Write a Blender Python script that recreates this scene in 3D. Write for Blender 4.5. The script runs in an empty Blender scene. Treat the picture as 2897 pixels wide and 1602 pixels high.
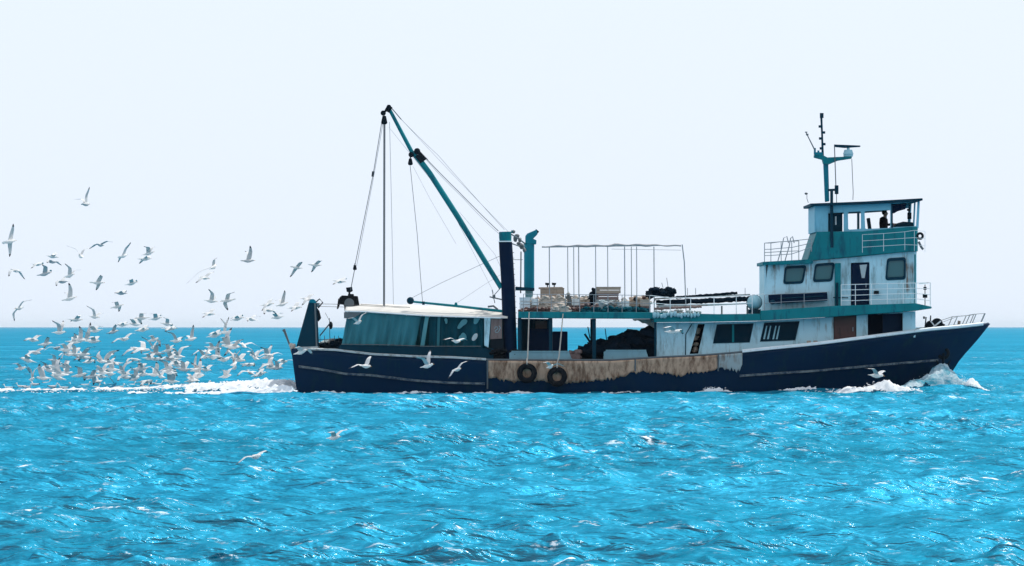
import bpy, bmesh, math, random
import numpy as np
from mathutils import Vector, Matrix
from mathutils.geometry import tessellate_polygon
R = math.radians
random.seed(11)
scn = bpy.context.scene
COL = scn.collection

# ------------------------------------------------------------------ camera
# photograph measures (2897 px wide) are turned into metres: 70 px = 1 m at the boat, 200 m away
D, S, CX, HY, CAMH = 200.0, 70.0, 1448.5, 925.0, 2.70
F = S * D
cam = bpy.data.cameras.new("camera")
camo = bpy.data.objects.new("camera", cam)
COL.objects.link(camo)
cam.sensor_width = 36.0
cam.lens = F / 2897 * 36
cam.clip_start = 0.5
cam.clip_end = 60000
camo.location = (0, 0, CAMH)
camo.rotation_euler = (R(90) + math.atan((HY - 801) / F), 0, 0)
scn.camera = camo

# ------------------------------------------------------------------ light
SUN_AZ, SUN_EL = R(50), R(56)
world = bpy.data.worlds.new("World")
scn.world = world
world.use_nodes = True
wt = world.node_tree
wt.nodes.clear()
wo = wt.nodes.new('ShaderNodeOutputWorld')
sky = wt.nodes.new('ShaderNodeTexSky')
sky.sky_type = 'NISHITA'
sky.sun_disc = False
sky.sun_elevation = SUN_EL
sky.sun_rotation = SUN_AZ
sky.air_density = 1.0
sky.dust_density = 2.0
bg1 = wt.nodes.new('ShaderNodeBackground'); bg1.inputs['Strength'].default_value = 0.1
bg2 = wt.nodes.new('ShaderNodeBackground')
bg2.inputs['Color'].default_value = (0.89, 0.985, 1.12, 1); bg2.inputs['Strength'].default_value = 1.0
mx = wt.nodes.new('ShaderNodeMixShader'); mx.inputs[0].default_value = 0.90
wt.links.new(sky.outputs[0], bg1.inputs['Color'])
wt.links.new(bg1.outputs[0], mx.inputs[1]); wt.links.new(bg2.outputs[0], mx.inputs[2])
wt.links.new(mx.outputs[0], wo.inputs['Surface'])

sl = bpy.data.lights.new("sun", 'SUN')
sl.energy = 4.2; sl.angle = R(0.5); sl.color = (1.0, 0.96, 0.9)
so = bpy.data.objects.new("sun", sl); COL.objects.link(so)
sd = Vector((math.sin(SUN_AZ) * math.cos(SUN_EL), math.cos(SUN_AZ) * math.cos(SUN_EL), math.sin(SUN_EL)))
so.rotation_euler = sd.to_track_quat('Z', 'Y').to_euler()
so.location = (40, 240, 90)
vs = scn.view_settings
vs.view_transform = 'Standard'; vs.look = 'None'; vs.exposure = 0.0; vs.gamma = 1.0
vs.use_curve_mapping = False
scn.cycles.max_bounces = 6
scn.cycles.sample_clamp_indirect = 3.0
scn.cycles.sample_clamp_direct = 12.0

# ------------------------------------------------------------------ helpers
def X(px, y=D): return (px - CX) / S * (y / D)
def Z(py, y=D): return CAMH - (py - HY) / S * (y / D)
def P(px, py, y=D): return Vector((X(px, y), y, Z(py, y)))
YC = D + 3.2

def lerp_tab(tab, x):
    if x <= tab[0][0]: return tab[0][1]
    for (a, b), (c, d) in zip(tab, tab[1:]):
        if x <= c: return b + (d - b) * (x - a) / (c - a)
    return tab[-1][1]

class MB:
    def __init__(s): s.v = []; s.f = []; s.m = []
    def add(s, vs_, fs, mi=0):
        n = len(s.v)
        s.v += [tuple(v) for v in vs_]
        s.f += [tuple(i + n for i in f) for f in fs]
        s.m += [mi] * len(fs)
    def box(s, x0, x1, y0, y1, z0, z1, mi=0):
        s.add([(x0,y0,z0),(x1,y0,z0),(x1,y1,z0),(x0,y1,z0),(x0,y0,z1),(x1,y0,z1),(x1,y1,z1),(x0,y1,z1)],
              [(0,3,2,1),(4,5,6,7),(0,1,5,4),(1,2,6,5),(2,3,7,6),(3,0,4,7)], mi)
    def obox(s, c, size, rot=(0, 0, 0), mi=0):
        from mathutils import Euler
        m = Euler(rot).to_matrix(); c = Vector(c); h = [a / 2 for a in size]
        vs_ = [c + m @ Vector((sx*h[0], sy*h[1], sz*h[2])) for sz in (-1,1) for sx, sy in ((-1,-1),(1,-1),(1,1),(-1,1))]
        s.add(vs_, [(0,3,2,1),(4,5,6,7),(0,1,5,4),(1,2,6,5),(2,3,7,6),(3,0,4,7)], mi)
    def tube(s, pts, r, n=8, cap=True, mi=0):
        pts = [Vector(p) for p in pts]
        rs = r if isinstance(r, (list, tuple)) else [r] * len(pts)
        rings = []
        ref = None
        for i, p in enumerate(pts):
            t = (pts[min(i+1, len(pts)-1)] - pts[max(i-1, 0)]).normalized()
            if ref is None:
                ref = Vector((0, 0, 1)) if abs(t.z) < 0.9 else Vector((1, 0, 0))
            u = t.cross(ref).normalized(); w = u.cross(t).normalized(); ref = w
            rings.append([p + (u * math.cos(2*math.pi*k/n) + w * math.sin(2*math.pi*k/n)) * rs[i] for k in range(n)])
        vs_ = [v for rg in rings for v in rg]
        fs = [(i*n+k, i*n+(k+1)%n, (i+1)*n+(k+1)%n, (i+1)*n+k) for i in range(len(pts)-1) for k in range(n)]
        if cap: fs += [tuple(range(n-1, -1, -1)), tuple((len(pts)-1)*n + k for k in range(n))]
        s.add(vs_, fs, mi)
    def prism(s, prof, y0, y1, mi=0):          # prof: [(x, z)] metres, extruded in depth
        n = len(prof)
        tri = tessellate_polygon([[Vector((x, z, 0)) for x, z in prof]])
        vs_ = [(x, y0, z) for x, z in prof] + [(x, y1, z) for x, z in prof]
        fs = [tuple(t) for t in tri] + [(a+n, c+n, b+n) for a, b, c in tri]
        fs += [(i, (i+1) % n, (i+1) % n + n, i + n) for i in range(n)]
        s.add(vs_, fs, mi)
    def panel(s, outer, holes, y0, y1, mi=0):   # metres, holes cut right through
        from mathutils.geometry import delaunay_2d_cdt
        loops = [outer] + holes
        flat = [Vector(p) for l in loops for p in l]
        edges = []; o = 0
        for l in loops:
            k = len(l); edges += [(o+i, o+(i+1) % k) for i in range(k)]; o += k
        cv, _, cf, *_r = delaunay_2d_cdt(flat, edges, [], 0, 1e-6)
        def inside(c, l):
            r_ = False
            for (x1, z1), (x2, z2) in zip(l, l[1:] + l[:1]):
                if (z1 > c.y) != (z2 > c.y) and c.x < (x2-x1)*(c.y-z1)/(z2-z1) + x1: r_ = not r_
            return r_
        def keep(f):
            c = sum((cv[i] for i in f), Vector((0, 0)))/len(f)
            return inside(c, outer) and not any(inside(c, h_) for h_ in holes)
        cf = [f for f in cf if keep(f)]
        n = len(cv)
        if not holes or True:
            vs_ = [(p.x, y0, p.y) for p in cv] + [(p.x, y1, p.y) for p in cv]
            fs = []
            for f in cf:
                c = sum((cv[i] for i in f), Vector((0, 0)))/len(f)
                fs += [tuple(f), tuple(i+n for i in reversed(f))]
            s.add(vs_, fs, mi)
        for l in loops:
            k = len(l)
            s.add([(x, y0, z) for x, z in l] + [(x, y1, z) for x, z in l], [(i, (i+1) % k, (i+1) % k + k, i+k) for i in range(k)], mi)
        return
    def ellipsoid(s, c, r, nu=12, nv=8, jit=0, mi=0, rot=None):
        c = Vector(c); vs_ = []
        for j in range(nv + 1):
            a = math.pi * j / nv
            for i in range(nu):
                b = 2 * math.pi * i / nu
                q = 1 + (random.uniform(-jit, jit) if jit and 0 < j < nv else 0)
                v = Vector((r[0]*math.sin(a)*math.cos(b)*q, r[1]*math.sin(a)*math.sin(b)*q, r[2]*math.cos(a)*q))
                if rot is not None: v = rot @ v
                vs_.append(c + v)
        fs = [(j*nu+i, (j+1)*nu+i, (j+1)*nu+(i+1) % nu, j*nu+(i+1) % nu) for j in range(nv) for i in range(nu)]
        s.add(vs_, fs, mi)
    def torus(s, c, Rr, r, axis='y', nu=28, nv=10, mi=0, tilt=0):
        c = Vector(c); vs_ = []
        for i in range(nu):
            a = 2*math.pi*i/nu
            for j in range(nv):
                b = 2*math.pi*j/nv
                q = Rr + r*math.cos(b); h = r*math.sin(b)
                v = Vector((q*math.cos(a), h, q*math.sin(a))) if axis == 'y' else Vector((q*math.cos(a), q*math.sin(a), h))
                if tilt: v = Matrix.Rotation(tilt, 3, 'X') @ v
                vs_.append(c + v)
        fs = [(i*nv+j, i*nv+(j+1) % nv, ((i+1) % nu)*nv+(j+1) % nv, ((i+1) % nu)*nv+j) for i in range(nu) for j in range(nv)]
        s.add(vs_, fs, mi)
    def build(s, name, mats, parent=None, smooth=False, bevel=0, weld=False):
        me = bpy.data.meshes.new(name)
        me.from_pydata(s.v, [], s.f)
        mats = mats if isinstance(mats, (list, tuple)) else [mats]
        for m in mats: me.materials.append(m)
        for p, mi in zip(me.polygons, s.m): p.material_index = mi; p.use_smooth = smooth
        bm = bmesh.new(); bm.from_mesh(me)
        if weld: bmesh.ops.remove_doubles(bm, verts=bm.verts, dist=1e-4)
        bmesh.ops.recalc_face_normals(bm, faces=bm.faces)
        bm.to_mesh(me); bm.free()
        if smooth: 
            try: me.set_sharp_from_angle(angle=R(50))
            except Exception: pass
        o = bpy.data.objects.new(name, me); COL.objects.link(o)
        if bevel:
            b = o.modifiers.new("bevel", 'BEVEL'); b.width = bevel; b.segments = 2; b.limit_method = 'ANGLE'
        if parent is not None: attach(o, parent)
        return o

def origin(o):
    p = o
    off = Vector((0, 0, 0))
    while p is not None:
        off += Vector(p.location); p = p.parent
    return off
def attach(o, parent):
    """parent is an unrotated Empty or part: keep the mesh where it stands"""
    o.parent = parent
    o.location = -origin(parent)
def thing(name, label, cat, loc=(0, 0, 0), group=None):
    o = bpy.data.objects.new(name, None); COL.objects.link(o); o.location = loc
    o.empty_display_size = 0.3
    return tag(o, label, cat, group)
def tag(o, label, cat=None, group=None, kind=None):
    if label: o['label'] = label
    if cat: o['category'] = cat
    if group: o['group'] = group
    if kind: o['kind'] = kind
    return o
def recenter(o):
    """put the origin of a one-mesh thing at its base"""
    me = o.data
    n = len(me.vertices); co = np.empty(n*3); me.vertices.foreach_get('co', co); co = co.reshape(-1, 3)
    c = Vector(((co[:,0].min()+co[:,0].max())/2, (co[:,1].min()+co[:,1].max())/2, co[:,2].min()))
    me.transform(Matrix.Translation(-c)); o.location = c
    return o

# ------------------------------------------------------------------ materials
def nodes(m):
    m.use_nodes = True
    nt = m.node_tree; nt.nodes.clear()
    out = nt.nodes.new('ShaderNodeOutputMaterial')
    return nt, out
def paint(name, col, rough=0.5, dirt=(0.12, 0.07, 0.04), amount=0.25, scale=1.2, streak=True, spec=0.4, metal=0.0, bump=0.15, var=0.25, rust=0.0):
    m = bpy.data.materials.new(name)
    nt, out = nodes(m); N = nt.nodes; L = nt.links
    pb = N.new('ShaderNodeBsdfPrincipled')
    tc = N.new('ShaderNodeTexCoord')
    mp = N.new('ShaderNodeMapping'); mp.inputs['Scale'].default_value = (1, 1, 0.22 if streak else 1)
    L.new(tc.outputs['Object'], mp.inputs[0])
    n1 = N.new('ShaderNodeTexNoise'); n1.inputs['Scale'].default_value = scale*3.2; n1.inputs['Detail'].default_value = 9
    n1.inputs['Roughness'].default_value = 0.68
    L.new(mp.outputs[0], n1.inputs['Vector'])
    n2 = N.new('ShaderNodeTexNoise'); n2.inputs['Scale'].default_value = scale; n2.inputs['Detail'].default_value = 6
    L.new(tc.outputs['Object'], n2.inputs['Vector'])
    r1 = N.new('ShaderNodeValToRGB')
    r1.color_ramp.elements[0].position = 0.62 - 0.22*amount; r1.color_ramp.elements[1].position = 0.80 - 0.2*amount
    L.new(n1.outputs[0], r1.inputs[0])
    hv = N.new('ShaderNodeMix'); hv.data_type = 'RGBA'
    hv.inputs['A'].default_value = (*[c*(1-var) for c in col], 1)
    hv.inputs['B'].default_value = (*[min(1, c*(1+var)) for c in col], 1)
    L.new(n2.outputs[0], hv.inputs['Factor'])
    ml = N.new('ShaderNodeMath'); ml.operation = 'MULTIPLY'; ml.inputs[1].default_value = min(1, amount*2.4)
    L.new(r1.outputs[0], ml.inputs[0])
    mi = N.new('ShaderNodeMix'); mi.data_type = 'RGBA'
    L.new(ml.outputs[0], mi.inputs['Factor']); L.new(hv.outputs['Result'], mi.inputs['A'])
    mi.inputs['B'].default_value = (*dirt, 1)
    if rust:
        mpr = N.new('ShaderNodeMapping'); mpr.inputs['Scale'].default_value = (2.2, 2.2, 0.16); L.new(tc.outputs['Object'], mpr.inputs[0])
        nr_ = N.new('ShaderNodeTexNoise'); nr_.inputs['Scale'].default_value = 2.4; nr_.inputs['Detail'].default_value = 6; nr_.inputs['Roughness'].default_value = 0.6; L.new(mpr.outputs[0], nr_.inputs['Vector'])
        nb_ = N.new('ShaderNodeTexNoise'); nb_.inputs['Scale'].default_value = 0.9; nb_.inputs['Detail'].default_value = 5; L.new(tc.outputs['Object'], nb_.inputs['Vector'])
        ad = N.new('ShaderNodeMath'); ad.operation = 'MULTIPLY'; L.new(nr_.outputs[0], ad.inputs[0]); L.new(nb_.outputs[0], ad.inputs[1])
        rr_ = N.new('ShaderNodeValToRGB'); rr_.color_ramp.elements[0].position = 0.33 - .06*rust; rr_.color_ramp.elements[1].position = 0.44
        L.new(ad.outputs[0], rr_.inputs[0])
        mr_ = N.new('ShaderNodeMix'); mr_.data_type = 'RGBA'; L.new(rr_.outputs[0], mr_.inputs['Factor']); L.new(mi.outputs['Result'], mr_.inputs['A'])
        mr_.inputs['B'].default_value = (.17, .095, .06, 1) if col[1] > .1 else (.055, .040, .036, 1); mi = mr_
    L.new(mi.outputs['Result'], pb.inputs['Base Color'])
    pb.inputs['Roughness'].default_value = rough; pb.inputs['Specular IOR Level'].default_value = spec
    pb.inputs['Metallic'].default_value = metal
    bp = N.new('ShaderNodeBump'); bp.inputs['Strength'].default_value = bump; bp.inputs['Distance'].default_value = 0.03
    L.new(n1.outputs[0], bp.inputs['Height']); L.new(bp.outputs[0], pb.inputs['Normal'])
    L.new(pb.outputs[0], out.inputs['Surface'])
    return m
def cloth(name, col, trans=0.4, var=0.3, scale=4):
    m = bpy.data.materials.new(name)
    nt, out = nodes(m); N = nt.nodes; L = nt.links
    tc = N.new('ShaderNodeTexCoord'); mp = N.new('ShaderNodeMapping'); mp.inputs['Scale'].default_value = (1, 1, 0.25)
    nz = N.new('ShaderNodeTexNoise'); nz.inputs['Scale'].default_value = scale; nz.inputs['Detail'].default_value = 6
    L.new(tc.outputs['Object'], mp.inputs[0]); L.new(mp.outputs[0], nz.inputs['Vector'])
    mi = N.new('ShaderNodeMix'); mi.data_type = 'RGBA'
    mi.inputs['A'].default_value = (*[c*(1-var) for c in col], 1); mi.inputs['B'].default_value = (*[min(1, c*(1+var)) for c in col], 1)
    L.new(nz.outputs[0], mi.inputs['Factor'])
    d = N.new('ShaderNodeBsdfDiffuse'); t = N.new('ShaderNodeBsdfTranslucent'); mxs = N.new('ShaderNodeMixShader')
    L.new(mi.outputs['Result'], d.inputs['Color']); L.new(mi.outputs['Result'], t.inputs['Color'])
    mxs.inputs[0].default_value = trans
    L.new(d.outputs[0], mxs.inputs[1]); L.new(t.outputs[0], mxs.inputs[2]); L.new(mxs.outputs[0], out.inputs['Surface'])
    return m

M = {}
M['navy'] = paint('navy hull paint', (0.0005, 0.019, 0.052), 0.55, (0.004, 0.030, 0.045), 0.45, 0.8, spec=0.10)
M['boot'] = paint('antifouling', (0.004, 0.012, 0.022), 0.7, (0.05, 0.03, 0.02), 0.3, 1.2)
M['rustpatch'] = paint('rusty tan plating', (0.53, 0.35, 0.245), 0.85, (0.15, 0.075, 0.045), 0.78, 1.6, var=0.35, spec=0.1, rust=1)
M['patchwhite'] = paint('weathered pale plating', (0.36, 0.43, 0.44), 0.75, (0.24, 0.17, 0.12), 0.6, 1.4, rust=1)
M['white'] = paint('pale deckhouse paint', (0.47, 0.70, 0.77), 0.5, (0.19, 0.29, 0.31), 0.42, 1.0, var=0.2, spec=0.2, rust=.25)
M['white2'] = paint('white rail paint', (0.78, 0.82, 0.82), 0.45, (0.4, 0.3, 0.24), 0.3, 2)
M['blue'] = paint('light blue wheelhouse paint', (0.20, 0.49, 0.61), 0.5, (0.10, 0.28, 0.36), 0.35, 0.8, var=0.15, spec=0.2)
M['teal'] = paint('teal paint', (0.003, 0.180, 0.205), 0.5, (0.004, 0.07, 0.11), 0.5, 1.2, var=0.28, spec=0.12)
M['tealdark'] = paint('dark teal paint', (0.001, 0.034, 0.058), 0.55, (0.012, 0.03, 0.035), 0.3, 1.2, spec=0.08)
M['tealbright'] = paint('bright teal paint', (0.003, 0.18, 0.25), 0.5, (0.005, 0.11, 0.15), 0.25, 1.0, spec=0.12)
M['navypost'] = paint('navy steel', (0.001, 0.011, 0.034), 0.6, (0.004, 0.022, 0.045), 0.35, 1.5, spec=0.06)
M['dark'] = paint('black steel', (0.006, 0.012, 0.018), 0.6, (0.035, 0.028, 0.024), 0.3, 2, spec=0.08)
M['grey'] = paint('grey steel', (0.11, 0.13, 0.14), 0.5, (0.12, 0.07, 0.05), 0.3, 3)
M['pipe'] = paint('galvanised tube', (0.30, 0.32, 0.34), 0.45, (0.2, 0.14, 0.1), 0.3, 3)
M['wire'] = paint('steel wire', (0.10, 0.11, 0.12), 0.6, (0.1, 0.1, 0.1), 0.1, 3)
M['wirepale'] = paint('pale rope', (0.42, 0.40, 0.40), 0.8, (0.3, 0.25, 0.22), 0.2, 3)
M['rope'] = paint('mooring rope', (0.50, 0.44, 0.38), 0.9, (0.25, 0.2, 0.15), 0.3, 6)
M['brown'] = paint('brown door', (0.085, 0.035, 0.030), 0.6, (0.03, 0.015, 0.012), 0.4, 2)
M['tan'] = paint('tan timber', (0.36, 0.28, 0.22), 0.8, (0.14, 0.09, 0.06), 0.4, 3)
M['pinkbrown'] = paint('weathered plywood', (0.20, 0.14, 0.13), 0.8, (0.1, 0.06, 0.05), 0.4, 3)
M['deck'] = paint('deck planks', (0.30, 0.24, 0.19), 0.8, (0.1, 0.08, 0.06), 0.4, 1.5)
M['rubber'] = paint('old rubber', (0.007, 0.009, 0.012), 0.75, (0.04, 0.036, 0.033), 0.35, 4, spec=0.08)
M['net'] = paint('dark net', (0.003, 0.011, 0.021), 0.95, (0.012, 0.02, 0.03), 0.5, 8, streak=False, bump=1.0, spec=0.03)
M['strake'] = paint('worn rubbing strake', (0.15, 0.18, 0.19), 0.7, (0.01, 0.03, 0.06), 1.0, 1.6, streak=False)
M['caprail'] = paint('worn pale cap rail', (0.42, 0.47, 0.48), 0.6, (0.16, 0.14, 0.12), 0.6, 2.0, streak=False)
M['caplight'] = paint('white paint and lit cap rail', (0.72, 0.78, 0.80), 0.5, (0.4, 0.36, 0.32), 0.3, 2.0, streak=False)
M['awning'] = cloth('white awning', (0.86, 0.84, 0.80), 0.45, 0.06)
M['curtain'] = cloth('teal tarpaulin', (0.07, 0.28, 0.33), 0.40, 0.6, 1.3)
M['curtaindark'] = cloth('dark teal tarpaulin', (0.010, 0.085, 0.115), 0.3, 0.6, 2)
M['vinyl'] = cloth('clear vinyl', (0.22, 0.55, 0.60), 0.6, 0.2)
M['vinyllit'] = cloth('lit white vinyl', (0.85, 0.9, 0.9), 0.6, 0.1)
M['trough'] = paint('pale trough paint', (0.20, 0.35, 0.40), 0.6, (0.16, 0.2, 0.2), 0.4, 1.5, spec=0.1)
M['raft'] = paint('pale raft shell', (0.30, 0.52, 0.58), 0.45, (0.3, 0.4, 0.4), 0.2, 1)
M['skin'] = paint('skin', (0.36, 0.2, 0.14), 0.6, (0.3, 0.16, 0.11), 0.1, 3)
M['jacket'] = paint('dark jacket', (0.022, 0.012, 0.016), 0.9, (0.02, 0.01, 0.01), 0.1, 3)
M['hair'] = paint('black hair', (0.008, 0.007, 0.007), 0.8, (0.01, 0.01, 0.01), 0.1, 3)
g = bpy.data.materials.new('dark glass'); nt, out = nodes(g)
pb = nt.nodes.new('ShaderNodeBsdfPrincipled'); pb.inputs['Base Color'].default_value = (0.001, 0.020, 0.036, 1)
pb.inputs['Specular IOR Level'].default_value = 0.03
pb.inputs['Roughness'].default_value = 0.3; nt.links.new(pb.outputs[0], out.inputs[0]); M['glass'] = g
g = bpy.data.materials.new('green tinted glass'); nt, out = nodes(g)
pb = nt.nodes.new('ShaderNodeBsdfPrincipled'); pb.inputs['Base Color'].default_value = (0.03, 0.13, 0.145, 1)
pb.inputs['Roughness'].default_value = 0.15; nt.links.new(pb.outputs[0], out.inputs[0]); M['glassgreen'] = g

# ------------------------------------------------------------------ sea
BUMPS = [(X(2650), D+1.7, 1.8, 1.4, .40), (X(2570), D+0.3, 1.6, 0.9, .22), (X(2745), D+1.8, 1.0, 0.9, .12), (X(2450), D-0.7, 2.2, 0.8, .16),
         (X(2300), D-0.8, 1.6, 0.6, .10), (X(2015), D-0.6, 0.6, 0.5, .12), (X(740), YC, 4.5, 2.4, .18)]
def swell(x, y): return sum(h*math.exp(-((x-a)/c)**2 - ((y-b)/d)**2) for a, b, c, d, h in BUMPS)
def make_sea():
    rng = np.random.default_rng(5)
    rs = [1.5, 4, 8]
    while rs[-1] < 42: rs.append(rs[-1] + 0.6)
    while rs[-1] < 230: rs.append(rs[-1] * 1.0016)
    while rs[-1] < 800: rs.append(rs[-1] * 1.0022)
    while rs[-1] < 1800: rs.append(rs[-1] * 1.005)
    while rs[-1] < 30000: rs.append(rs[-1] * 1.04)
    r = np.array(rs)
    th_d = np.arange(-8.0, 8.0001, 0.031)
    side = 8.0 + np.array([0.3, 0.7, 1.2, 1.8, 2.6, 3.6, 5, 7, 9, 12, 15, 19, 24, 30, 37, 45, 54, 64, 75, 87, 99, 112, 125, 138, 151, 164])
    th = np.radians(np.concatenate([-side[::-1], th_d, side]))
    RR, TT = np.meshgrid(r, th, indexing='ij')
    XX = RR * np.sin(TT); YY = RR * np.cos(TT)
    dr = np.gradient(r)[:, None]; dt = np.gradient(th)[None, :]
    sp = np.maximum(dr * np.ones_like(TT), RR * dt)
    ZZ = np.zeros_like(XX); DX = np.zeros_like(XX); DY = np.zeros_like(XX)
    # gusts: slow modulation of the chop
    mod = np.ones_like(XX)
    for k in range(7):
        lam = rng.uniform(9, 45); a = rng.uniform(0, 2*np.pi); ph = rng.uniform(0, 6.28)
        mod += 0.10 * np.sin(2*np.pi/lam*(XX*np.cos(a) + YY*np.sin(a)) + ph)
    mod = np.clip(mod, 0.35, 1.9)
    calm = 1 - 0.5*np.exp(-((YY-YC)/5.0)**2)*(np.abs(XX) < 32)
    for k in range(130):
        lam = 0.26 * (9.0/0.26) ** (k/129) * rng.uniform(0.93, 1.07)
        a = np.radians(-90 + 14 + rng.normal(0, 30 if lam > 3 else 42))
        kk = 2*np.pi/lam; ph = rng.uniform(0, 2*np.pi)
        steep = 0.050 if lam < 2.0 else 0.040 * (2.0/lam) ** 1.15
        A = steep / kk
        w = np.clip((lam / sp - 2.2) / 2.2, 0, 1)
        w = w * (mod if lam < 6 else 1) * calm
        arg = kk*(XX*np.cos(a) + YY*np.sin(a)) + ph
        c = np.cos(arg); s = np.sin(arg)
        ZZ += A*w*c; DX -= 0.9*A*w*np.cos(a)*s; DY -= 0.9*A*w*np.sin(a)*s
    XX = XX + DX; YY = YY + DY
    # keep the sea mostly out of the hull and shape bow wave and wake
    for cx, cy, sx, sy, h in BUMPS: ZZ += h*np.exp(-((XX-cx)/sx)**2 - ((YY-cy)/sy)**2)
    ZZ[RR > 20000] = 0
    nr, nt_ = XX.shape
    co = np.stack([XX, YY, ZZ], -1).reshape(-1, 3)
    co = np.vstack([co, [[0, 0, 0]]])
    i = np.arange(nr-1)[:, None]; j = np.arange(nt_)[None, :]
    a = i*nt_ + j; b = i*nt_ + (j+1) % nt_; c = (i+1)*nt_ + (j+1) % nt_; d = (i+1)*nt_ + j
    quads = np.stack([a + 0*b, d, c, b], -1).reshape(-1, 4)
    tris = np.stack([np.full(nt_, nr*nt_), np.arange(nt_), (np.arange(nt_)+1) % nt_], -1)
    me = bpy.data.meshes.new('sea')
    me.vertices.add(len(co)); me.vertices.foreach_set('co', co.ravel())
    loops = np.concatenate([quads.ravel(), tris.ravel()])
    me.loops.add(len(loops)); me.loops.foreach_set('vertex_index', loops.astype(np.int32))
    nq = len(quads); ntri = len(tris)
    me.polygons.add(nq + ntri)
    st = np.concatenate([np.arange(nq)*4, nq*4 + np.arange(ntri)*3]).astype(np.int32)
    me.polygons.foreach_set('loop_start', st)
    me.polygons.foreach_set('use_smooth', np.ones(nq+ntri, dtype=bool))
    me.update(calc_edges=True); me.validate()
    # whitecaps and painted sun glints: where the crest is steep and high
    crest = np.clip((ZZ - 0.07) * 9, 0, 1) * (RR < 1500) * (np.abs(YY-YC) > 6)
    at = me.attributes.new('crest', 'FLOAT', 'POINT')
    at.data.foreach_set('value', np.concatenate([crest.ravel(), [0]]).astype(np.float32))
    o = bpy.data.objects.new('sea', me); COL.objects.link(o)
    m = bpy.data.materials.new('sea water'); nt2, out = nodes(m); N = nt2.nodes; L = nt2.links
    tc = N.new('ShaderNodeTexCoord')
    mp = N.new('ShaderNodeMapping'); mp.inputs['Scale'].default_value = (0.42, 1.0, 1.0); mp.inputs['Rotation'].default_value = (0, 0, R(12))
    L.new(tc.outputs['Object'], mp.inputs[0])
    n1 = N.new('ShaderNodeTexNoise'); n1.inputs['Scale'].default_value = 6.5; n1.inputs['Detail'].default_value = 3; n1.inputs['Roughness'].default_value = 0.5
    n1.inputs['Distortion'].default_value = 0.2
    L.new(mp.outputs[0], n1.inputs['Vector'])
    n3 = N.new('ShaderNodeTexNoise'); n3.inputs['Scale'].default_value = 3.0; n3.inputs['Detail'].default_value = 3; n3.inputs['Roughness'].default_value = 0.5; n3.inputs['Distortion'].default_value = 0.15
    L.new(mp.outputs[0], n3.inputs['Vector'])
    bp = N.new('ShaderNodeBump'); bp.inputs['Strength'].default_value = 1.0; bp.inputs['Distance'].default_value = 0.09
    L.new(n1.outputs[0], bp.inputs['Height'])
    bp2 = N.new('ShaderNodeBump'); bp2.inputs['Strength'].default_value = 1.0; bp2.inputs['Distance'].default_value = 0.27
    L.new(n3.outputs[0], bp2.inputs['Height']); L.new(bp2.outputs[0], bp.inputs['Normal'])
    n6 = N.new('ShaderNodeTexNoise'); n6.inputs['Scale'].default_value = 0.3; n6.inputs['Detail'].default_value = 3
    L.new(mp.outputs[0], n6.inputs['Vector'])
    bp3 = N.new('ShaderNodeBump'); bp3.inputs['Strength'].default_value = 1.0; bp3.inputs['Distance'].default_value = 0.9
    L.new(n6.outputs[0], bp3.inputs['Height']); L.new(bp3.outputs[0], bp2.inputs['Normal'])
    # body colour: turbid turquoise water, ripples' light and dark streaks put into the colour
    cr = N.new('ShaderNodeValToRGB')
    cr.color_ramp.elements[0].position = 0.32; cr.color_ramp.elements[0].color = (0.0003, 0.12, 0.185, 1)
    cr.color_ramp.elements[1].position = 0.68; cr.color_ramp.elements[1].color = (0.001, 0.175, 0.27, 1)
    n4 = N.new('ShaderNodeTexNoise'); n4.inputs['Scale'].default_value = 0.16; n4.inputs['Detail'].default_value = 8; n4.inputs['Roughness'].default_value = 0.7
    mp2 = N.new('ShaderNodeMapping'); mp2.inputs['Scale'].default_value = (1.0, 0.6, 1.0)
    L.new(tc.outputs['Object'], mp2.inputs[0]); L.new(mp2.outputs[0], n4.inputs['Vector'])
    L.new(n4.outputs[0], cr.inputs[0])
    nb = N.new('ShaderNodeTexNoise'); nb.inputs['Scale'].default_value = 0.03; nb.inputs['Detail'].default_value = 12; nb.inputs['Roughness'].default_value = 0.84
    mpb = N.new('ShaderNodeMapping'); mpb.inputs['Scale'].default_value = (1.0, 0.7, 1.0); mpb.inputs['Rotation'].default_value = (0, 0, R(7))
    L.new(tc.outputs['Object'], mpb.inputs[0]); L.new(mpb.outputs[0], nb.inputs['Vector']); L.new(nb.outputs[0], cr.inputs[0])
    cr.color_ramp.elements[0].position = 0.38; cr.color_ramp.elements[1].position = 0.62
    cg = N.new('ShaderNodeValToRGB')
    cg.color_ramp.elements[0].position = 0.38; cg.color_ramp.elements[0].color = (0.012, 0.205, 0.335, 1)
    cg.color_ramp.elements[1].position = 0.62; cg.color_ramp.elements[1].color = (0.036, 0.315, 0.485, 1)
    L.new(nb.outputs[0], cg.inputs[0])  # reflection tint carries the same painted light and dark streaks
    dif = N.new('ShaderNodeBsdfDiffuse'); L.new(cr.outputs[0], dif.inputs['Color']); L.new(bp.outputs[0], dif.inputs['Normal'])
    gl = N.new('ShaderNodeBsdfGlossy'); gl.inputs['Roughness'].default_value = 0.62; gl.inputs['Color'].default_value = (0.028, 0.275, 0.43, 1)
    L.new(bp.outputs[0], gl.inputs['Normal']); L.new(cg.outputs[0], gl.inputs['Color'])
    lw = N.new('ShaderNodeFresnel'); lw.inputs['IOR'].default_value = 1.33; L.new(bp.outputs[0], lw.inputs['Normal'])
    mr = N.new('ShaderNodeMapRange'); mr.inputs['From Min'].default_value = 0.08; mr.inputs['From Max'].default_value = 0.85
    mr.inputs['To Min'].default_value = 0.02; mr.inputs['To Max'].default_value = 0.82
    L.new(lw.outputs[0], mr.inputs['Value'])
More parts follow.
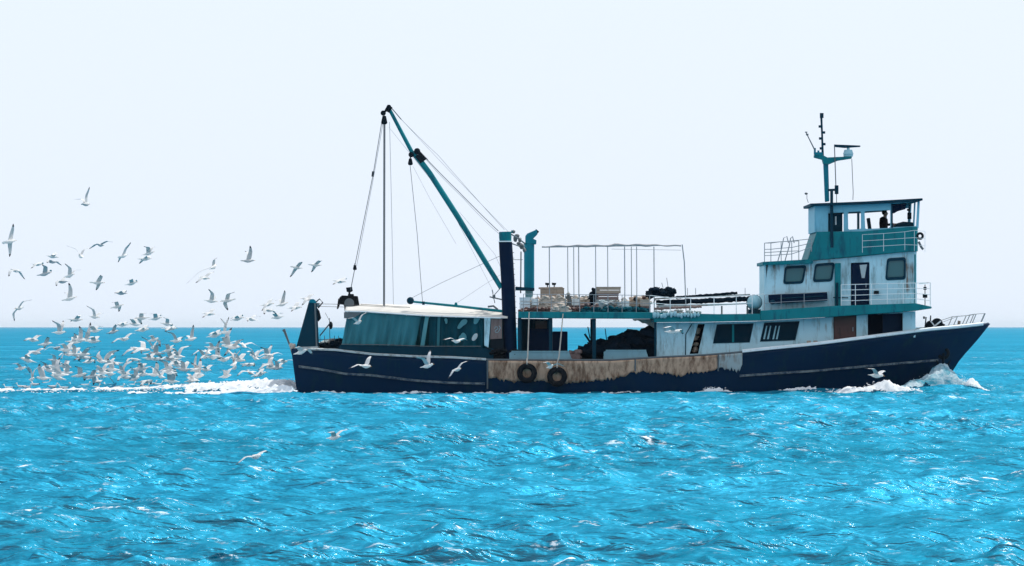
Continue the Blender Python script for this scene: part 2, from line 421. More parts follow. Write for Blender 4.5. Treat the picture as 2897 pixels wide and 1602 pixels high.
    # ruffled and slick patches
    n7 = N.new('ShaderNodeTexNoise'); n7.inputs['Scale'].default_value = 0.035; n7.inputs['Detail'].default_value = 11; n7.inputs['Roughness'].default_value = 0.82
    mp3 = N.new('ShaderNodeMapping'); mp3.inputs['Scale'].default_value = (0.8, 1.0, 1.0); mp3.inputs['Rotation'].default_value = (0, 0, R(-9))
    L.new(tc.outputs['Object'], mp3.inputs[0]); L.new(mp3.outputs[0], n7.inputs['Vector'])
    m7 = N.new('ShaderNodeMapRange'); m7.inputs['From Min'].default_value = 0.40; m7.inputs['From Max'].default_value = 0.60
    m7.inputs['To Min'].default_value = 0.42; m7.inputs['To Max'].default_value = 1.15
    L.new(n7.outputs[0], m7.inputs['Value'])
    mm = N.new('ShaderNodeMath'); mm.operation = 'MULTIPLY'; L.new(mr.outputs[0], mm.inputs[0]); L.new(m7.outputs[0], mm.inputs[1])
    gw = N.new('ShaderNodeBsdfGlossy'); gw.inputs['Roughness'].default_value = 0.09; L.new(bp.outputs[0], gw.inputs['Normal'])
    mw = N.new('ShaderNodeMixShader'); mw.inputs[0].default_value = 0.04
    L.new(dif.outputs[0], mw.inputs[1]); L.new(gw.outputs[0], mw.inputs[2]); dif = mw
    ms = N.new('ShaderNodeMixShader'); L.new(mm.outputs[0], ms.inputs[0]); L.new(dif.outputs[0], ms.inputs[1]); L.new(gl.outputs[0], ms.inputs[2])
    # small breaking crests, and sun glints painted as white flecks
    ca = N.new('ShaderNodeAttribute'); ca.attribute_name = 'crest'
    n5 = N.new('ShaderNodeTexNoise'); n5.inputs['Scale'].default_value = 4.0; n5.inputs['Detail'].default_value = 9; n5.inputs['Roughness'].default_value = 0.8
    L.new(mp.outputs[0], n5.inputs['Vector'])
    r5 = N.new('ShaderNodeValToRGB'); r5.color_ramp.elements[0].position = 0.57; r5.color_ramp.elements[1].position = 0.61
    L.new(n5.outputs[0], r5.inputs[0])
    mu = N.new('ShaderNodeMath'); mu.operation = 'MULTIPLY'; L.new(ca.outputs['Fac'], mu.inputs[0]); L.new(r5.outputs[0], mu.inputs[1])
    fd = N.new('ShaderNodeBsdfDiffuse'); fd.inputs['Color'].default_value = (0.8, 0.84, 0.86, 1)
    mf = N.new('ShaderNodeMixShader'); L.new(mu.outputs[0], mf.inputs[0]); L.new(ms.outputs[0], mf.inputs[1]); L.new(fd.outputs[0], mf.inputs[2])
    L.new(mf.outputs[0], out.inputs['Surface'])
    me.materials.append(m)
    tag(o, None, None, None, 'structure')
    return o
make_sea()

# ------------------------------------------------------------------ the boat
boat = thing('fishing_boat', 'long navy and white trawler with teal trim steaming right, derrick raised at its stern', 'fishing boat', (X(1800), YC, 0.0))
SPLIT = {'pole_bundle', 'boom_head', 'interior_shade', 'cap_rail', 'rubbing_strake', 'plating_seam', 'deck_pillar', 'ladder_rung', 'vinyl_window', 'front_post', 'window_post', 'engine_casing', 'curtain', 'whip_aerial', 'frame_bar', 'rigging_block', 'mooring_post', 'bulkhead', 'cable', 'hatch_board'}
def part(mb, name, mat, parent=boat, **k):
    if name not in SPLIT: return mb.build(name, mat, parent, **k)
    n = len(mb.v); root = list(range(n))
    def find(a):
        while root[a] != a: root[a] = root[root[a]]; a = root[a]
        return a
    for f in mb.f:
        r0 = find(f[0])
        for v in f[1:]: root[find(v)] = r0
    comp = {}
    for f, m_ in zip(mb.f, mb.m): comp.setdefault(find(f[0]), []).append((f, m_))
    first = None
    for c in comp.values():
        q_ = MB(); idx = {}
        for f, m_ in c:
            for v in f:
                if v not in idx: idx[v] = len(q_.v); q_.v.append(mb.v[v])
            q_.f.append(tuple(idx[v] for v in f)); q_.m.append(m_)
        o = q_.build(name, mat, parent, **k)
        first = first or o
    return first

# hull form
sheer_px = [(815,986),(838,988),(947,992),(1053,1004),(1167,1010),(1280,1013),(1379,1019),(1560,1020),(1730,1020),(1861,1012),(1990,1006),(2090,998),
            (2166,990),(2280,979),(2323,974),(2462,956),(2624,935),(2720,926),(2800,917)]
def ynear(px): return D + (0.5 if px < 900 else 0) + (3.2*max(0, (px-2350)/450)**2 if px > 2350 else 0)
SHEER = [(X(a, ynear(a)), Z(b, ynear(a))) for a, b in sheer_px]
STEM = [(-0.9, X(2640, YC)), (Z(1095), X(2668, YC)), (Z(1054), X(2694, YC)), (Z(1017), X(2717, YC)), (Z(968), X(2761, YC)), (Z(917), X(2801, YC)), (3.2, X(2806, YC))]
TRAN = [(-0.9, X(842)), (Z(1100), X(836)), (Z(1000), X(824)), (Z(980), X(822)), (3.2, X(815))]
sheer = lambda x: lerp_tab(SHEER, x)
xs = lambda z: lerp_tab(STEM, z)
xt = lambda z: lerp_tab(TRAN, z)
def hb(x, z):
    t = min(1, max(0, (z + 0.9) / (sheer(x) + 0.9)))
    B = 2.35 + 0.85 * t ** 0.6
    s_ = min(1, max(0, (xs(z) - x) / (7.0 + 3.5*(1-t))))
    f = 1 - (1 - s_) ** 2.3
    q = min(1, max(0, (x - xt(z)) / 7)); q = q*q*(3-2*q)
    return B * f * (0.86 + 0.14*q)
NU, NV = 96, 12
def hull_side(sgn):
    mb = MB(); vs_ = []
    for i in range(NU+1):
        u = i/NU; u = 1 - (1-u)**1.25
        for j in range(NV+1):
            t = j/NV
            x0 = X(830) + u*(X(2760, YC) - X(830))
            zt = sheer(x0 if u < 0.9 else x0 + (u-0.9)*10*(X(2801, YC)-X(2760, YC)))
            z = -0.9 + t*(zt + 0.9)
            x = xt(z) + u*(xs(z) - xt(z))
            vs_.append((x, YC + sgn*hb(x, z), z))
    fs = [(i*(NV+1)+j, (i+1)*(NV+1)+j, (i+1)*(NV+1)+j+1, i*(NV+1)+j+1) for i in range(NU) for j in range(NV)]
    return vs_, fs
mb = MB()
for sg in (-1, 1):
    v_, f_ = hull_side(sg); mb.add(v_, f_)
n1_ = (NU+1)*(NV+1)
mb.f += [(j, j+1, n1_+j+1, n1_+j) for j in range(NV)]; mb.m += [0]*NV      # transom
hull = part(mb, 'hull', M['navy'], smooth=True, weld=True)
sm = hull.modifiers.new('thick', 'SOLIDIFY'); sm.thickness = 0.10; sm.offset = -1
# deck inside the bulwarks
mb = MB(); n = 60
vs_ = []
for i in range(n+1):
    x = X(832) + (X(2770, YC) - X(832)) * i/n
    z = sheer(x) - 0.55
    b = max(0.0, hb(x, z) - 0.12)
    vs_ += [(x, YC-b, z), (x, YC+b, z)]
mb.add(vs_, [(2*i, 2*i+2, 2*i+3, 2*i+1) for i in range(n)])
part(mb, 'main_deck', M['deck'])

def along_hull(px0, px1, dz_or_tab, w, h, off=0.0, sides=(-1,), n=40, mat=None, name='strake', absz=False, parent=boat):
    """half round bar following the hull side"""
    mb = MB()
    for sg in sides:
        ring = []
        for i in range(n+1):
            px = px0 + (px1-px0)*i/n
            yy = D
            for _ in range(3):
                x = X(px, yy)
                z = Z(lerp_tab(dz_or_tab, px), yy) if absz else sheer(x) + dz_or_tab
                yy = YC - hb(x, z)
            yv = YC + sg*(hb(x, z) + off)
            o = sg
            ring += [(x, yv - o*0.05, z-h), (x, yv + o*w, z-h*0.6), (x, yv + o*w, z+h*0.45), (x, yv - o*0.05, z+h)]
        fs = [(4*i+k, 4*i+4+k, 4*i+4+(k+1) % 4, 4*i+(k+1) % 4) for i in range(n) for k in range(4)] + [(0,1,2,3), (4*n,4*n+1,4*n+2,4*n+3)]
        mb.add(ring, fs)
    return part(mb, name, mat, parent)
along_hull(842, 1375, 0.02, 0.06, 0.055, sides=(-1,1), mat=M['caprail'], name='cap_rail')
along_hull(1375, 2100, 0.02, 0.05, 0.035, sides=(-1,1), mat=M['grey'], name='cap_rail')
along_hull(2100, 2782, 0.04, 0.07, 0.075, sides=(-1,1), mat=M['caplight'], name='cap_rail')  # sunlit line of the forward cap put into a whiter colour
along_hull(845, 1372, [(838,1036),(900,1044),(977,1058),(1053,1062),(1167,1076),(1268,1083),(1378,1086)], 0.09, 0.065, absz=True, sides=(-1,1), mat=M['strake'], name='rubbing_strake')
along_hull(2092, 2655, [(2090,1064),(2230,1054),(2300,1050),(2462,1035),(2660,1018)], 0.09, 0.065, absz=True, sides=(-1,1), mat=M['strake'], name='rubbing_strake')

# rusty tan plating, ragged lower edge
bot = [(1378,1068),(1394,1070),(1440,1078),(1460,1081),(1525,1077),(1560,1083),(1605,1085),(1660,1080),(1715,1074),(1752,1069),(1788,1055),(1820,1052),(1860,1056),(1898,1058),(1926,1067),(1945,1056),(2002,1053),(2040,1040),(2060,1046),(2092,1049),(2100,1044)]
def plating(px0, px1, name, mat, off):
    mb = MB(); n, mrows = 130, 8; vs_ = []
    for i in range(n+1):
        px = px0 + (px1-px0)*i/n
        x = X(px); zt = sheer(x) - 0.02
        zb = Z(lerp_tab(bot, px)) + 0.035*math.sin(px*0.31)*math.sin(px*0.113) + 0.05*math.sin(px*.71+2)*math.sin(px*.043) + 0.04*math.sin(px*.19+1)*math.sin(px*.37) + random.uniform(-0.018, 0.018)
        if px > 2085: zb += 0.14*((px-2085)/15)**2
        for j in range(mrows+1):
            z = zb + (zt-zb)*j/mrows
            vs_.append((x, YC - hb(x, z) - off, z))
    mb.add(vs_, [(i*(mrows+1)+j, (i+1)*(mrows+1)+j, (i+1)*(mrows+1)+j+1, i*(mrows+1)+j+1) for i in range(n) for j in range(mrows)])
    o = part(mb, name, mat, smooth=True)
    s2 = o.modifiers.new('thick', 'SOLIDIFY'); s2.thickness = 0.03; s2.offset = 0
    return o
plating(1380, 2030, 'side_plating', M['rustpatch'], 0.035)
o = plating(2034, 2100, 'side_plating', M['patchwhite'], 0.035); o['label'] = 'paler end of the tan side plating'
mb = MB()
for px in (1379, 1797, 2032):
    x = X(px); pts = [(x, YC-hb(x, z)-0.05, z) for z in np.linspace(sheer(x)-0.02, Z(1050 if px > 1400 else 1100), 7)]
    mb.tube(pts, 0.035, 6)
part(mb, 'plating_seam', M['grey'])
# hawse pipe and anchor stain near the bow
hx = X(2672, YC-1.3); hz = Z(1000, YC-1.3)
yb = YC - hb(hx, hz)
mb = MB(); mb.torus((hx, yb-0.02, hz), 0.2, 0.07, nu=20, nv=8)
hp = part(mb, 'hawse_pipe', M['dark'], smooth=True)
mb = MB()
mb.tube([(hx, yb-0.08, hz), (hx-0.02, yb-0.10, hz-0.45)], 0.045, 8)
mb.tube([(hx-0.3, yb-0.08, hz-0.28), (hx-0.2, yb-0.12, hz-0.46), (hx-0.02, yb-0.12, hz-0.52), (hx+0.18, yb-0.12, hz-0.46), (hx+0.28, yb-0.08, hz-0.28)], [0.02, 0.05, 0.06, 0.05, 0.02], 8)
part(mb, 'anchor', M['dark'], smooth=True)

def poly(pts, y): return [(X(a, y), Z(b, y)) for a, b in pts]

# ---- upper deck slab and fascias
mb = MB()
y0 = D+0.35; y1 = D+6.05
mb.prism(poly([(1466,882),(1850,884),(1850,902),(1466,900)], y0), y0, y1)
upper = part(mb, 'upper_deck', M['teal'], bevel=0.02)
mb = MB(); y0 = D+0.30
mb.prism(poly([(1850.3,885),(2030,889),(2152,888),(2152,908),(2000,911),(1850.3,912)], y0), y0, y1)
part(mb, 'upper_deck', M['teal'], bevel=0.02)
mb = MB(); y0 = D+0.28
mb.prism(poly([(2152.4,879),(2350,866),(2590,858),(2636,868),(2636,873),(2590,880),(2350,897),(2152.4,908)], y0), y0, y1)
bridge_deck = part(mb, 'upper_deck', M['teal'], bevel=0.03)

# ---- lower deckhouse
y0 = D+0.9; y1 = D+5.5; T = 0.07
def rnd(pts, r=0.25, n=4):
    """round the corners of a px polygon (fraction r of shorter side)"""
    out_ = []; k = len(pts)
    for i in range(k):
        p0 = Vector(pts[i-1]); p1 = Vector(pts[i]); p2 = Vector(pts[(i+1) % k])
        d = r*min((p0-p1).length, (p2-p1).length)
        a = p1 + (p0-p1).normalized()*d; b = p1 + (p2-p1).normalized()*d
        for j in range(n+1):
            t = j/n; out_.append(tuple(a*(1-t)**2 + p1*2*t*(1-t) + b*t*t))
    return out_
w1 = [(2029,919),(2131,916),(2120,968),(2018,971)]
w2 = [(2163,914),(2261,910),(2249,962),(2151,966)]
slot = [(1975,917),(1994,917),(1975,1001),(1951,1002)]
dr1 = [(2358,896),(2423,893),(2423,966),(2358,972)]
op2 = [(2455,890),(2554,886),(2554,947),(2455,960)]
outer = [(1858,913),(2000,912),(2152,909),(2350,898),(2590,881),(2590,941),(2520,950),(2455,960),(2300,985),(2151,1010),(1858,1025)]
mb = MB()
mb.panel(poly(outer, y0), [poly(p, y0) for p in (w1, w2, slot, dr1, op2)], y0, y0+T)
mb.panel(poly(outer, y0), [], y1-T, y1)
for px, a, b in ((1858, 913, 1025), (2590, 881, 955)):
    x = X(px, y0); sgn = 1 if px < 2000 else -1
    mb.box(min(x, x+sgn*T), max(x, x+sgn*T), y0+T+0.002, y1-T-0.002, Z(b, y0), Z(a, y0))
house = part(mb, 'lower_deckhouse', M['white'])
# seam on the aft locker
mb = MB()
mb.tube([P(1957,917,y0-0.02), P(1940,946,y0-0.02), P(1939,1008,y0-0.02)], 0.02, 6)
part(mb, 'wall_seam', M['tealdark'], house)
# navy sheets stand in for the interior's shade behind the openings
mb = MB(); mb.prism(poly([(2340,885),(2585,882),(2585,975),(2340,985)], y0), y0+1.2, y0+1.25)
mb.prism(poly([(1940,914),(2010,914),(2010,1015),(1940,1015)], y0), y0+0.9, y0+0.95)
part(mb, 'interior_shade', M['navypost'], house)
def window(pts, y, name='window', glass='glass', parent=None, frame='tealdark', fw=0.05, mull=None):
    op = poly(pts, y)
    cx_ = sum(p[0] for p in op)/len(op); cz_ = sum(p[1] for p in op)/len(op)
    big = [(cx_+(p[0]-cx_)*(1+fw), cz_+(p[1]-cz_)*(1+fw*1.6)) for p in op]
    sml = [(cx_+(p[0]-cx_)*(1-fw), cz_+(p[1]-cz_)*(1-fw*1.6)) for p in op]
    mb = MB(); mb.panel(big, [sml], y-0.03, y+0.04)
    f = part(mb, name, M[frame], parent)
    mb = MB(); mb.prism([(cx_+(p[0]-cx_)*(1-fw*0.6), cz_+(p[1]-cz_)*(1-fw*0.6)) for p in op], y+0.045, y+0.065)
    part(mb, 'pane', M[glass], f)
    if mull:
        mb = MB(); xa, xb = X(mull-3, y), X(mull+3, y)
        mb.box(xa, xb, y-0.02, y+0.04, min(p[1] for p in op)+0.02, max(p[1] for p in op)-0.02)
        part(mb, 'mullion', M['teal'], f)
    return f
window(w1, y0, parent=boat, mull=2074, fw=0.02)
f = window(w2, y0, parent=boat, fw=0.02)
mb = MB()
for px in (2160, 2171, 2186, 2196):
    mb.prism(poly([(px+8,922),(px+11,922),(px+4,960),(px-1,960)], y0), y0+0.030, y0+0.044)
part(mb, 'curtain', M['raft'], f)
# things stored in the slanted slot
mb = MB()
for i in range(16):
    a, b = random.uniform(1962, 1984), random.uniform(925, 996)
    mb.ellipsoid(P(a - (b-917)*0.20, b, y0+0.35), (random.uniform(.06,.13), .12, random.uniform(.05,.12)), 7, 5, 0.2)
tag(recenter(mb.build('rope_bundle', M['tan'], smooth=True)), 'brown tangle of gear hanging in the slanted gap of the lower deckhouse', 'gear')
# doors
def door(pts, y, mat, parent, glass=None, handle=True, lab=None):
    mb = MB(); mb.prism(poly(pts, y), y+0.02, y+0.06)
    d_ = part(mb, 'door', mat, parent, bevel=0.01)
    if lab: d_['label'] = lab
    if glass:
        mb = MB(); mb.prism(poly(glass, y), y+0.004, y+0.019); part(mb, 'pane', M['vinyllit'], d_)
    if handle:
        xx = max(p[0] for p in pts)-8; zz = sum(p[1] for p in pts)/len(pts)
        mb = MB(); mb.tube([P(xx, zz-6, y-0.03), P(xx, zz+6, y-0.03)], 0.018, 6); mb.tube([P(xx, zz, y-0.03), P(xx, zz, y+0.03)], 0.012, 6)
        part(mb, 'handle', M['pipe'], d_)
    return d_
door([(2360,897),(2421,894),(2421,965),(2360,971)], y0, M['brown'], boat, lab='reddish brown door of the lower deckhouse')
mb = MB(); mb.prism(poly([(2500,889),(2553,887),(2553,947),(2500,953)], y0), y0+0.5, y0+0.55)
o = part(mb, 'sliding_door', M['navy'], boat); 

# ---- second tier
ya = D+1.05; yb_ = D+5.35
u1 = rnd([(2223,757),(2279,754),(2270,799),(2218,801)], .18)
u2 = rnd([(2308,750),(2359,746),(2352,793),(2302,795)], .18)
u3 = rnd([(2512,735),(2560,732),(2560,787),(2507,789)], .15)
ud = rnd([(2407,744),(2460,742),(2460,868),(2407,872)], .06)
outer2 = [(2173,748),(2290,740),(2577,712),(2577,862),(2350,870),(2163,881),(2163,832)]
mb = MB()
mb.panel(poly(outer2, ya), [poly(p, ya) for p in (u1, u2, u3, ud)], ya, ya+T)
mb.panel(poly(outer2, ya), [], yb_-T, yb_)
x = X(2163, ya); mb.box(x, x+T, ya+T+.002, yb_-T-.002, Z(881, ya), Z(748, ya))
# rounded forward corners
def corner(mb, pxe, pyt, pyb, ya, yb_, r=0.26, n=6, T=0.06):
    xe = X(pxe, ya); zt, zb = Z(pyt, ya), Z(pyb, ya)
    path = []
    for i in range(n+1):
        a = math.pi/2*i/n; path.append((xe + r*math.sin(a), ya + r - r*math.cos(a)))
    for i in range(n+1):
        a = math.pi/2*i/n; path.append((xe + r*math.cos(a), yb_ - r + r*math.sin(a)))
    k = len(path)
    inn = [(px_-T*0.7, py_) for px_, py_ in path]
    vs_ = [(a, b, z) for z in (zb, zt) for a, b in path] + [(a, b, z) for z in (zb, zt) for a, b in inn]
    fs = [(i, i+1, k+i+1, k+i) for i in range(k-1)] + [(2*k+i, 3*k+i, 3*k+i+1, 2*k+i+1) for i in range(k-1)]
    fs += [(k+i, k+i+1, 3*k+i+1, 3*k+i) for i in range(k-1)] + [(i, 2*k+i, 2*k+i+1, i+1) for i in range(k-1)]
    mb.add(vs_, fs)
corner(mb, 2577, 712, 862, ya, yb_)
tier2 = part(mb, 'upper_deckhouse', M['white'], smooth=True)
for u in (u1, u2): window(u, ya, parent=boat, glass='glassgreen', fw=0.10)
window(u3, ya, parent=boat, glass='glassgreen', fw=0.10)
door([(2409,746),(2458,744),(2458,867),(2409,871)], ya, M['navypost'], boat, glass=[(2432,750),(2453,748),(2446,787),(2438,787)], lab='dark door with a light tapered pane')
mb = MB(); mb.box(X(2472,ya), X(2486,ya), ya-0.12, ya-0.003, Z(833,ya), Z(823,ya)); part(mb, 'vent_box', M['dark'], boat, bevel=0.015)
mb = MB(); mb.prism(poly([(2361,745),(2378,744),(2378,869),(2361,870)], ya), ya-0.16, ya-0.004); part(mb, 'trunking', M['teal'], boat, bevel=0.03)
mb = MB()
mb.tube([P(2368,800,ya-0.22), P(2368,868,ya-0.22)], 0.05, 8); mb.tube([P(2357,842,ya-0.2), P(2400,843,ya-0.2)], 0.025, 6)
part(mb, 'pipe', M['tealdark'], boat)
# dark life raft rack / roll along the wall
mb = MB(); mb.prism(poly([(2173,834),(2338,826),(2340,851),(2200,860),(2175,857)], ya), ya-0.5, ya-0.05)
rk = part(mb, 'storage_rack', M['navypost'], boat, bevel=0.04)
mb = MB(); mb.ellipsoid(P(2186,855,ya-0.5), (0.12,0.1,0.1), 10, 7); mb.tube([P(2200,845,ya-0.53), P(2330,838,ya-0.53)], 0.025, 6)
part(mb, 'lashing', M['tealdark'], rk, smooth=True)

# ---- aft roof of tier 2
mb = MB(); yr0 = D+0.75; yr1 = D+5.65
mb.prism(poly([(2158,741),(2290,734),(2300,734),(2300,746),(2158,750)], yr0), yr0, yr1)
part(mb, 'roof', M['teal'], bevel=0.02)
# ---- bridge bulwark (teal band)
yc0 = D+0.85; yc1 = D+5.55
band = [(2311,656),(2440,655),(2570,642),(2578,642),(2578,711),(2450,722),(2284,738),(2296,706)]
mb = MB()
mb.panel(poly(band, yc0), [], yc0, yc0+T); mb.panel(poly(band, yc0), [], yc1-T, yc1)
corner(mb, 2577.6, 642, 711, yc0, yc1, 0.30)
bulwark = part(mb, 'bridge_bulwark', M['teal'], smooth=True)
mb = MB(); mb.prism(poly([(2292,716),(2575,700),(2575,707),(2292,723)], yc0), yc0+T+.01, yc1-T-.01); part(mb, 'bridge_deck', M['deck'])
# aft bulkhead of the bulwark
mb = MB(); xx0 = X(2311, yc0); xx1 = X(2284, yc0)
mb.add([(xx0, yc0+T, Z(656,yc0)), (xx0, yc1-T, Z(656,yc0)), (xx1, yc1-T, Z(738,yc0)), (xx1, yc0+T, Z(738,yc0)),
        (xx0+.05, yc0+T, Z(656,yc0)), (xx0+.05, yc1-T, Z(656,yc0)), (xx1+.05, yc1-T, Z(738,yc0)), (xx1+.05, yc0+T, Z(738,yc0))],
       [(0,1,2,3),(4,7,6,5),(0,4,5,1),(3,2,6,7)])
part(mb, 'bulkhead', M['teal'])
# ---- wheelhouse walls
yw = D+1.0; yw1 = D+5.4
h1 = [(2343,603),(2387,601),(2387,655),(2343,656)]
h2 = rnd([(2399,600),(2436,598),(2436,648),(2400,650)], .12)
h3 = rnd([(2446,598),(2519,594),(2519,645),(2448,648)], .08)
h4 = rnd([(2524,577),(2596,571),(2592,640),(2524,643)], .04)
wall = [(2305,581),(2450,575),(2602,566),(2597,646),(2440,656),(2311,657)]
mb = MB(); mb.panel(poly(wall, yw), [poly(p, yw) for p in (h1, h2, h3, h4)], yw, yw+T)
wh = part(mb, 'wheelhouse_wall', M['blue'])
mb = MB()    # far wall: wide openings, slim posts
mb.panel(poly(wall, yw), [poly(p, yw) for p in ([(2335,600),(2357,600),(2357,654),(2335,655)], [(2368,600),(2446,597),(2446,650),(2368,653)], [(2453,597),(2524,592),(2524,646),(2453,650)], [(2532,589),(2594,582),(2592,640),(2532,645)])], yw1-T, yw1)
part(mb, 'wheelhouse_wall', M['blue'])
mb = MB(); x = X(2305, yw); mb.box(x, x+T, yw+T+.002, yw1-T-.002, Z(657,yw), Z(582,yw)); part(mb, 'wheelhouse_wall', M['blue'])
# front: three posts
mb = MB()
for yy in (yw+0.12, (yw+yw1)/2, yw1-0.12):
    mb.tube([P(2601,566,yw) + Vector((0,yy-yw,0)), P(2597,646,yw) + Vector((0,yy-yw,0))], 0.04, 6)
part(mb, 'front_post', M['blue'])
mb = MB(); mb.box(X(2521.5,yw), X(2526,yw), yw-0.03, yw-0.004, Z(645,yw), Z(577,yw)); mb.box(X(2437,yw), X(2441,yw), yw+0.08, yw+0.14, Z(650,yw), Z(610,yw))
part(mb, 'window_post', M['tealdark'])
# dark sliding door & blind inside
mb = MB(); mb.prism(poly([(2345,604),(2385,602),(2385,655),(2345,656)], yw), yw+0.30, yw+0.34)
o = part(mb, 'door', M['tealdark']); o['label'] = 'dark sliding door at the back of the wheelhouse'
mb = MB(); mb.prism(poly([(2364,612),(2368,612),(2368,636),(2364,636)], yw), yw+0.285, yw+0.297); part(mb, 'pane', M['white2'], o)
mb = MB(); mb.prism(poly([(2525,578),(2566,575),(2562,592),(2540,598),(2530,604),(2525,604)], yw), yw+0.1, yw+0.13); part(mb, 'sun_blind', M['navypost'])
# console and instruments
mb = MB(); mb.prism(poly([(2530,646),(2545,630),(2560,626),(2588,628),(2592,646)], yw), yw+0.8, yw1-0.5); part(mb, 'console', M['tealdark'], bevel=0.03)
mb = MB(); mb.obox(P(2573,611,yw+1.2), (0.16,0.2,0.26)); mb.tube([P(2573,606,yw+1.2), P(2575,578,yw+1.2)], 0.02, 6); mb.obox(P(2571,594,yw+1.2), (0.14,0.1,0.08))
part(mb, 'instrument', M['dark'], bevel=0.01)
mb = MB(); mb.torus(P(2549,646,yw+2.0), 0.20, 0.02, nu=20, nv=6, tilt=0); part(mb, 'steering_wheel', M['dark'], smooth=True)
# helm chair
mb = MB(); mb.obox(P(2460,643,yw+1.6), (0.12,0.5,0.75), (0,R(-8),0)); mb.obox(P(2470,660,yw+1.6), (0.45,0.5,0.12)); mb.tube([P(2470,662,yw+1.6), P(2470,708,yw+1.6)], 0.06, 8)
part(mb, 'helm_seat', M['tealdark'], bevel=0.04)
# roof
mb = MB(); yq = D+0.7
mb.prism(poly([(2293,576),(2450,570),(2610,561),(2611,567),(2598,571),(2450,578),(2330,582),(2294,583)], yq), yq, D+5.7)
roof = part(mb, 'wheelhouse_roof', M['tealdark'], bevel=0.02)

# ---- mast
ym = YC
mb = MB()
mb.prism(poly([(2329,455),(2343,455),(2346,570),(2334,572)], ym), ym-0.12, ym+0.12)
mast = part(mb, 'mast', M['tealbright'], bevel=0.03)
mb = MB()
mb.prism(poly([(2303,439),(2324,438),(2340,446),(2409,443),(2409,449),(2370,455),(2344,466),(2329,464),(2326,452),(2303,446)], ym), ym-0.25, ym+0.25)
part(mb, 'crosstree', M['teal'], mast, bevel=0.01)
mb = MB(); mb.box(X(2303,ym),X(2308,ym),ym-.1,ym+.1,Z(438,ym),Z(419,ym)); mb.box(X(2313,ym),X(2318,ym),ym-.1,ym+.1,Z(438,ym),Z(426,ym))
mb.box(X(2303,ym),X(2327,ym),ym-.12,ym+.12,Z(438,ym),Z(431,ym)); part(mb, 'bracket', M['tealbright'], mast)
mb = MB()
mb.tube([P(2324,334,ym), P(2326,380,ym), P(2328,446,ym)], [0.045,0.04,0.05], 8)
for a, b in ((2321,358),(2330,375),(2322,392),(2331,408),(2324,420)): mb.obox(P(a,b,ym), (0.14,0.08,0.1))
mb.box(X(2320,ym),X(2330,ym),ym-.07,ym+.07,Z(334,ym),Z(320,ym))
part(mb, 'aerial', M['tealdark'], mast)
mb = MB(); mb.tube([P(2280,374,ym-.1), P(2292,398,ym-.1), P(2305,424,ym-.1)], [0.02,0.025,0.03], 6); mb.obox(P(2284,381,ym-.1), (.1,.06,.07)); mb.obox(P(2281,374,ym-.1), (.1,.04,.04))
part(mb, 'aerial', M['grey'], mast)
mb = MB(); mb.tube([P(2400,443,ym), P(2400,436,ym)], 0.2, 14); mb.tube([P(2400,436,ym), P(2400,424,ym)], [0.22,0.16], 14); mb.tube([P(2400,424,ym), P(2400,416,ym)], 0.06, 8)
rd = part(mb, 'radar', M['raft'], mast, smooth=True)
mb = MB(); mb.prism(poly([(2360,409),(2434,412),(2434,416),(2390,419),(2360,416)], ym), ym-0.08, ym+0.08); part(mb, 'scanner_bar', M['tealdark'], rd, bevel=0.01)
mb = MB()
mb.tube([P(2361,413,ym-.3), P(2362,440,ym-.3), P(2365,526,ym-.3)], 0.022, 6)
mb.tube([P(2410,450,ym-.2), P(2412,500,ym-.2), P(2414,545,ym-.2), P(2413,566,ym-.2)], 0.015, 6)
mb.tube([P(2367,548,ym-.3), P(2367,574,ym-.3)], 0.016, 6)
part(mb, 'cable', M['grey'], mast)
mb = MB(); mb.obox(P(2367,537,ym-.3), (0.15,0.15,0.36)); mb.tube([P(2344,538,ym-.1), P(2365,537,ym-.3)], 0.05, 8); part(mb, 'junction_box', M['tealdark'], mast, bevel=0.01)
mb = MB(); mb.tube([P(2353,538,yw-0.15), P(2353,655,yw-0.15), P(2354,700,yc0-0.1)], 0.062, 8); part(mb, 'exhaust_pipe', M['tealdark'], boat, smooth=True)
mb = MB(); mb.tube([P(2287,574,ym), P(2283,562,ym), P(2283,552,ym)], 0.013, 6); mb.ellipsoid(P(2281,548,ym), (.07,.07,.05), 8, 6); part(mb, 'stern_light', M['grey'], boat, smooth=True)

# ---- railings
def railing(posts, tops, y, levels, name='railing', mat='white2', r=0.018, ends=None, parent=boat):
    """posts: [(px, pytop, pybottom)]"""
    mb = MB()
    for px, a, b in posts: mb.tube([P(px, a, y), P(px, b, y)], r, 6)
    for lv in levels:
        mb.tube([P(px, a + (b-a)*lv, y) for px, a, b in posts], r*0.9, 6)
    return part(mb, name, M[mat], parent)
railing([(2163,688,742),(2181,688,741),(2210,684,740),(2240,682,738),(2296,676,712)], 0, yr0+0.1, (0,.33,.66), mat='pipe')
railing([(2163,688,742),(2210,684,740),(2260,682,738)], 0, yr1-0.1, (0,.5), mat='pipe')
mb = MB()
for dx in (0, 20):
    mb.tube([P(2200+dx,741,yr0+.4), P(2212+dx,700,yr0+.4), P(2217+dx,674,yr0+.4), P(2226+dx*.8,669,yr0+.4), P(2231+dx*.8,688,yr0+.4)], 0.022, 6)
part(mb, 'ladder', M['pipe'])
pst = [(2380,806,866),(2420,805,866),(2465,804,864),(2510,803,862),(2555,802,861),(2590,801,860),(2632,800,868)]
railing(pst, 0, D+0.40, (0,.25,.5,.75), mat='white2', r=0.016)
railing([(2590,801,860),(2632,800,868)], 0, D+5.9, (0,.5), mat='white2')
mb = MB(); mb.tube([P(2632,800,D+.4), P(2632,800,D+.4)+Vector((0,5.5,0))], 0.016, 6); part(mb, 'railing', M['white2'])
railing([(2440,664,715),(2500,661,711),(2560,656,708),(2587,652,711),(2617,655,713)], 0, D+0.6, (0,.35,.7), mat='white2', r=0.010)
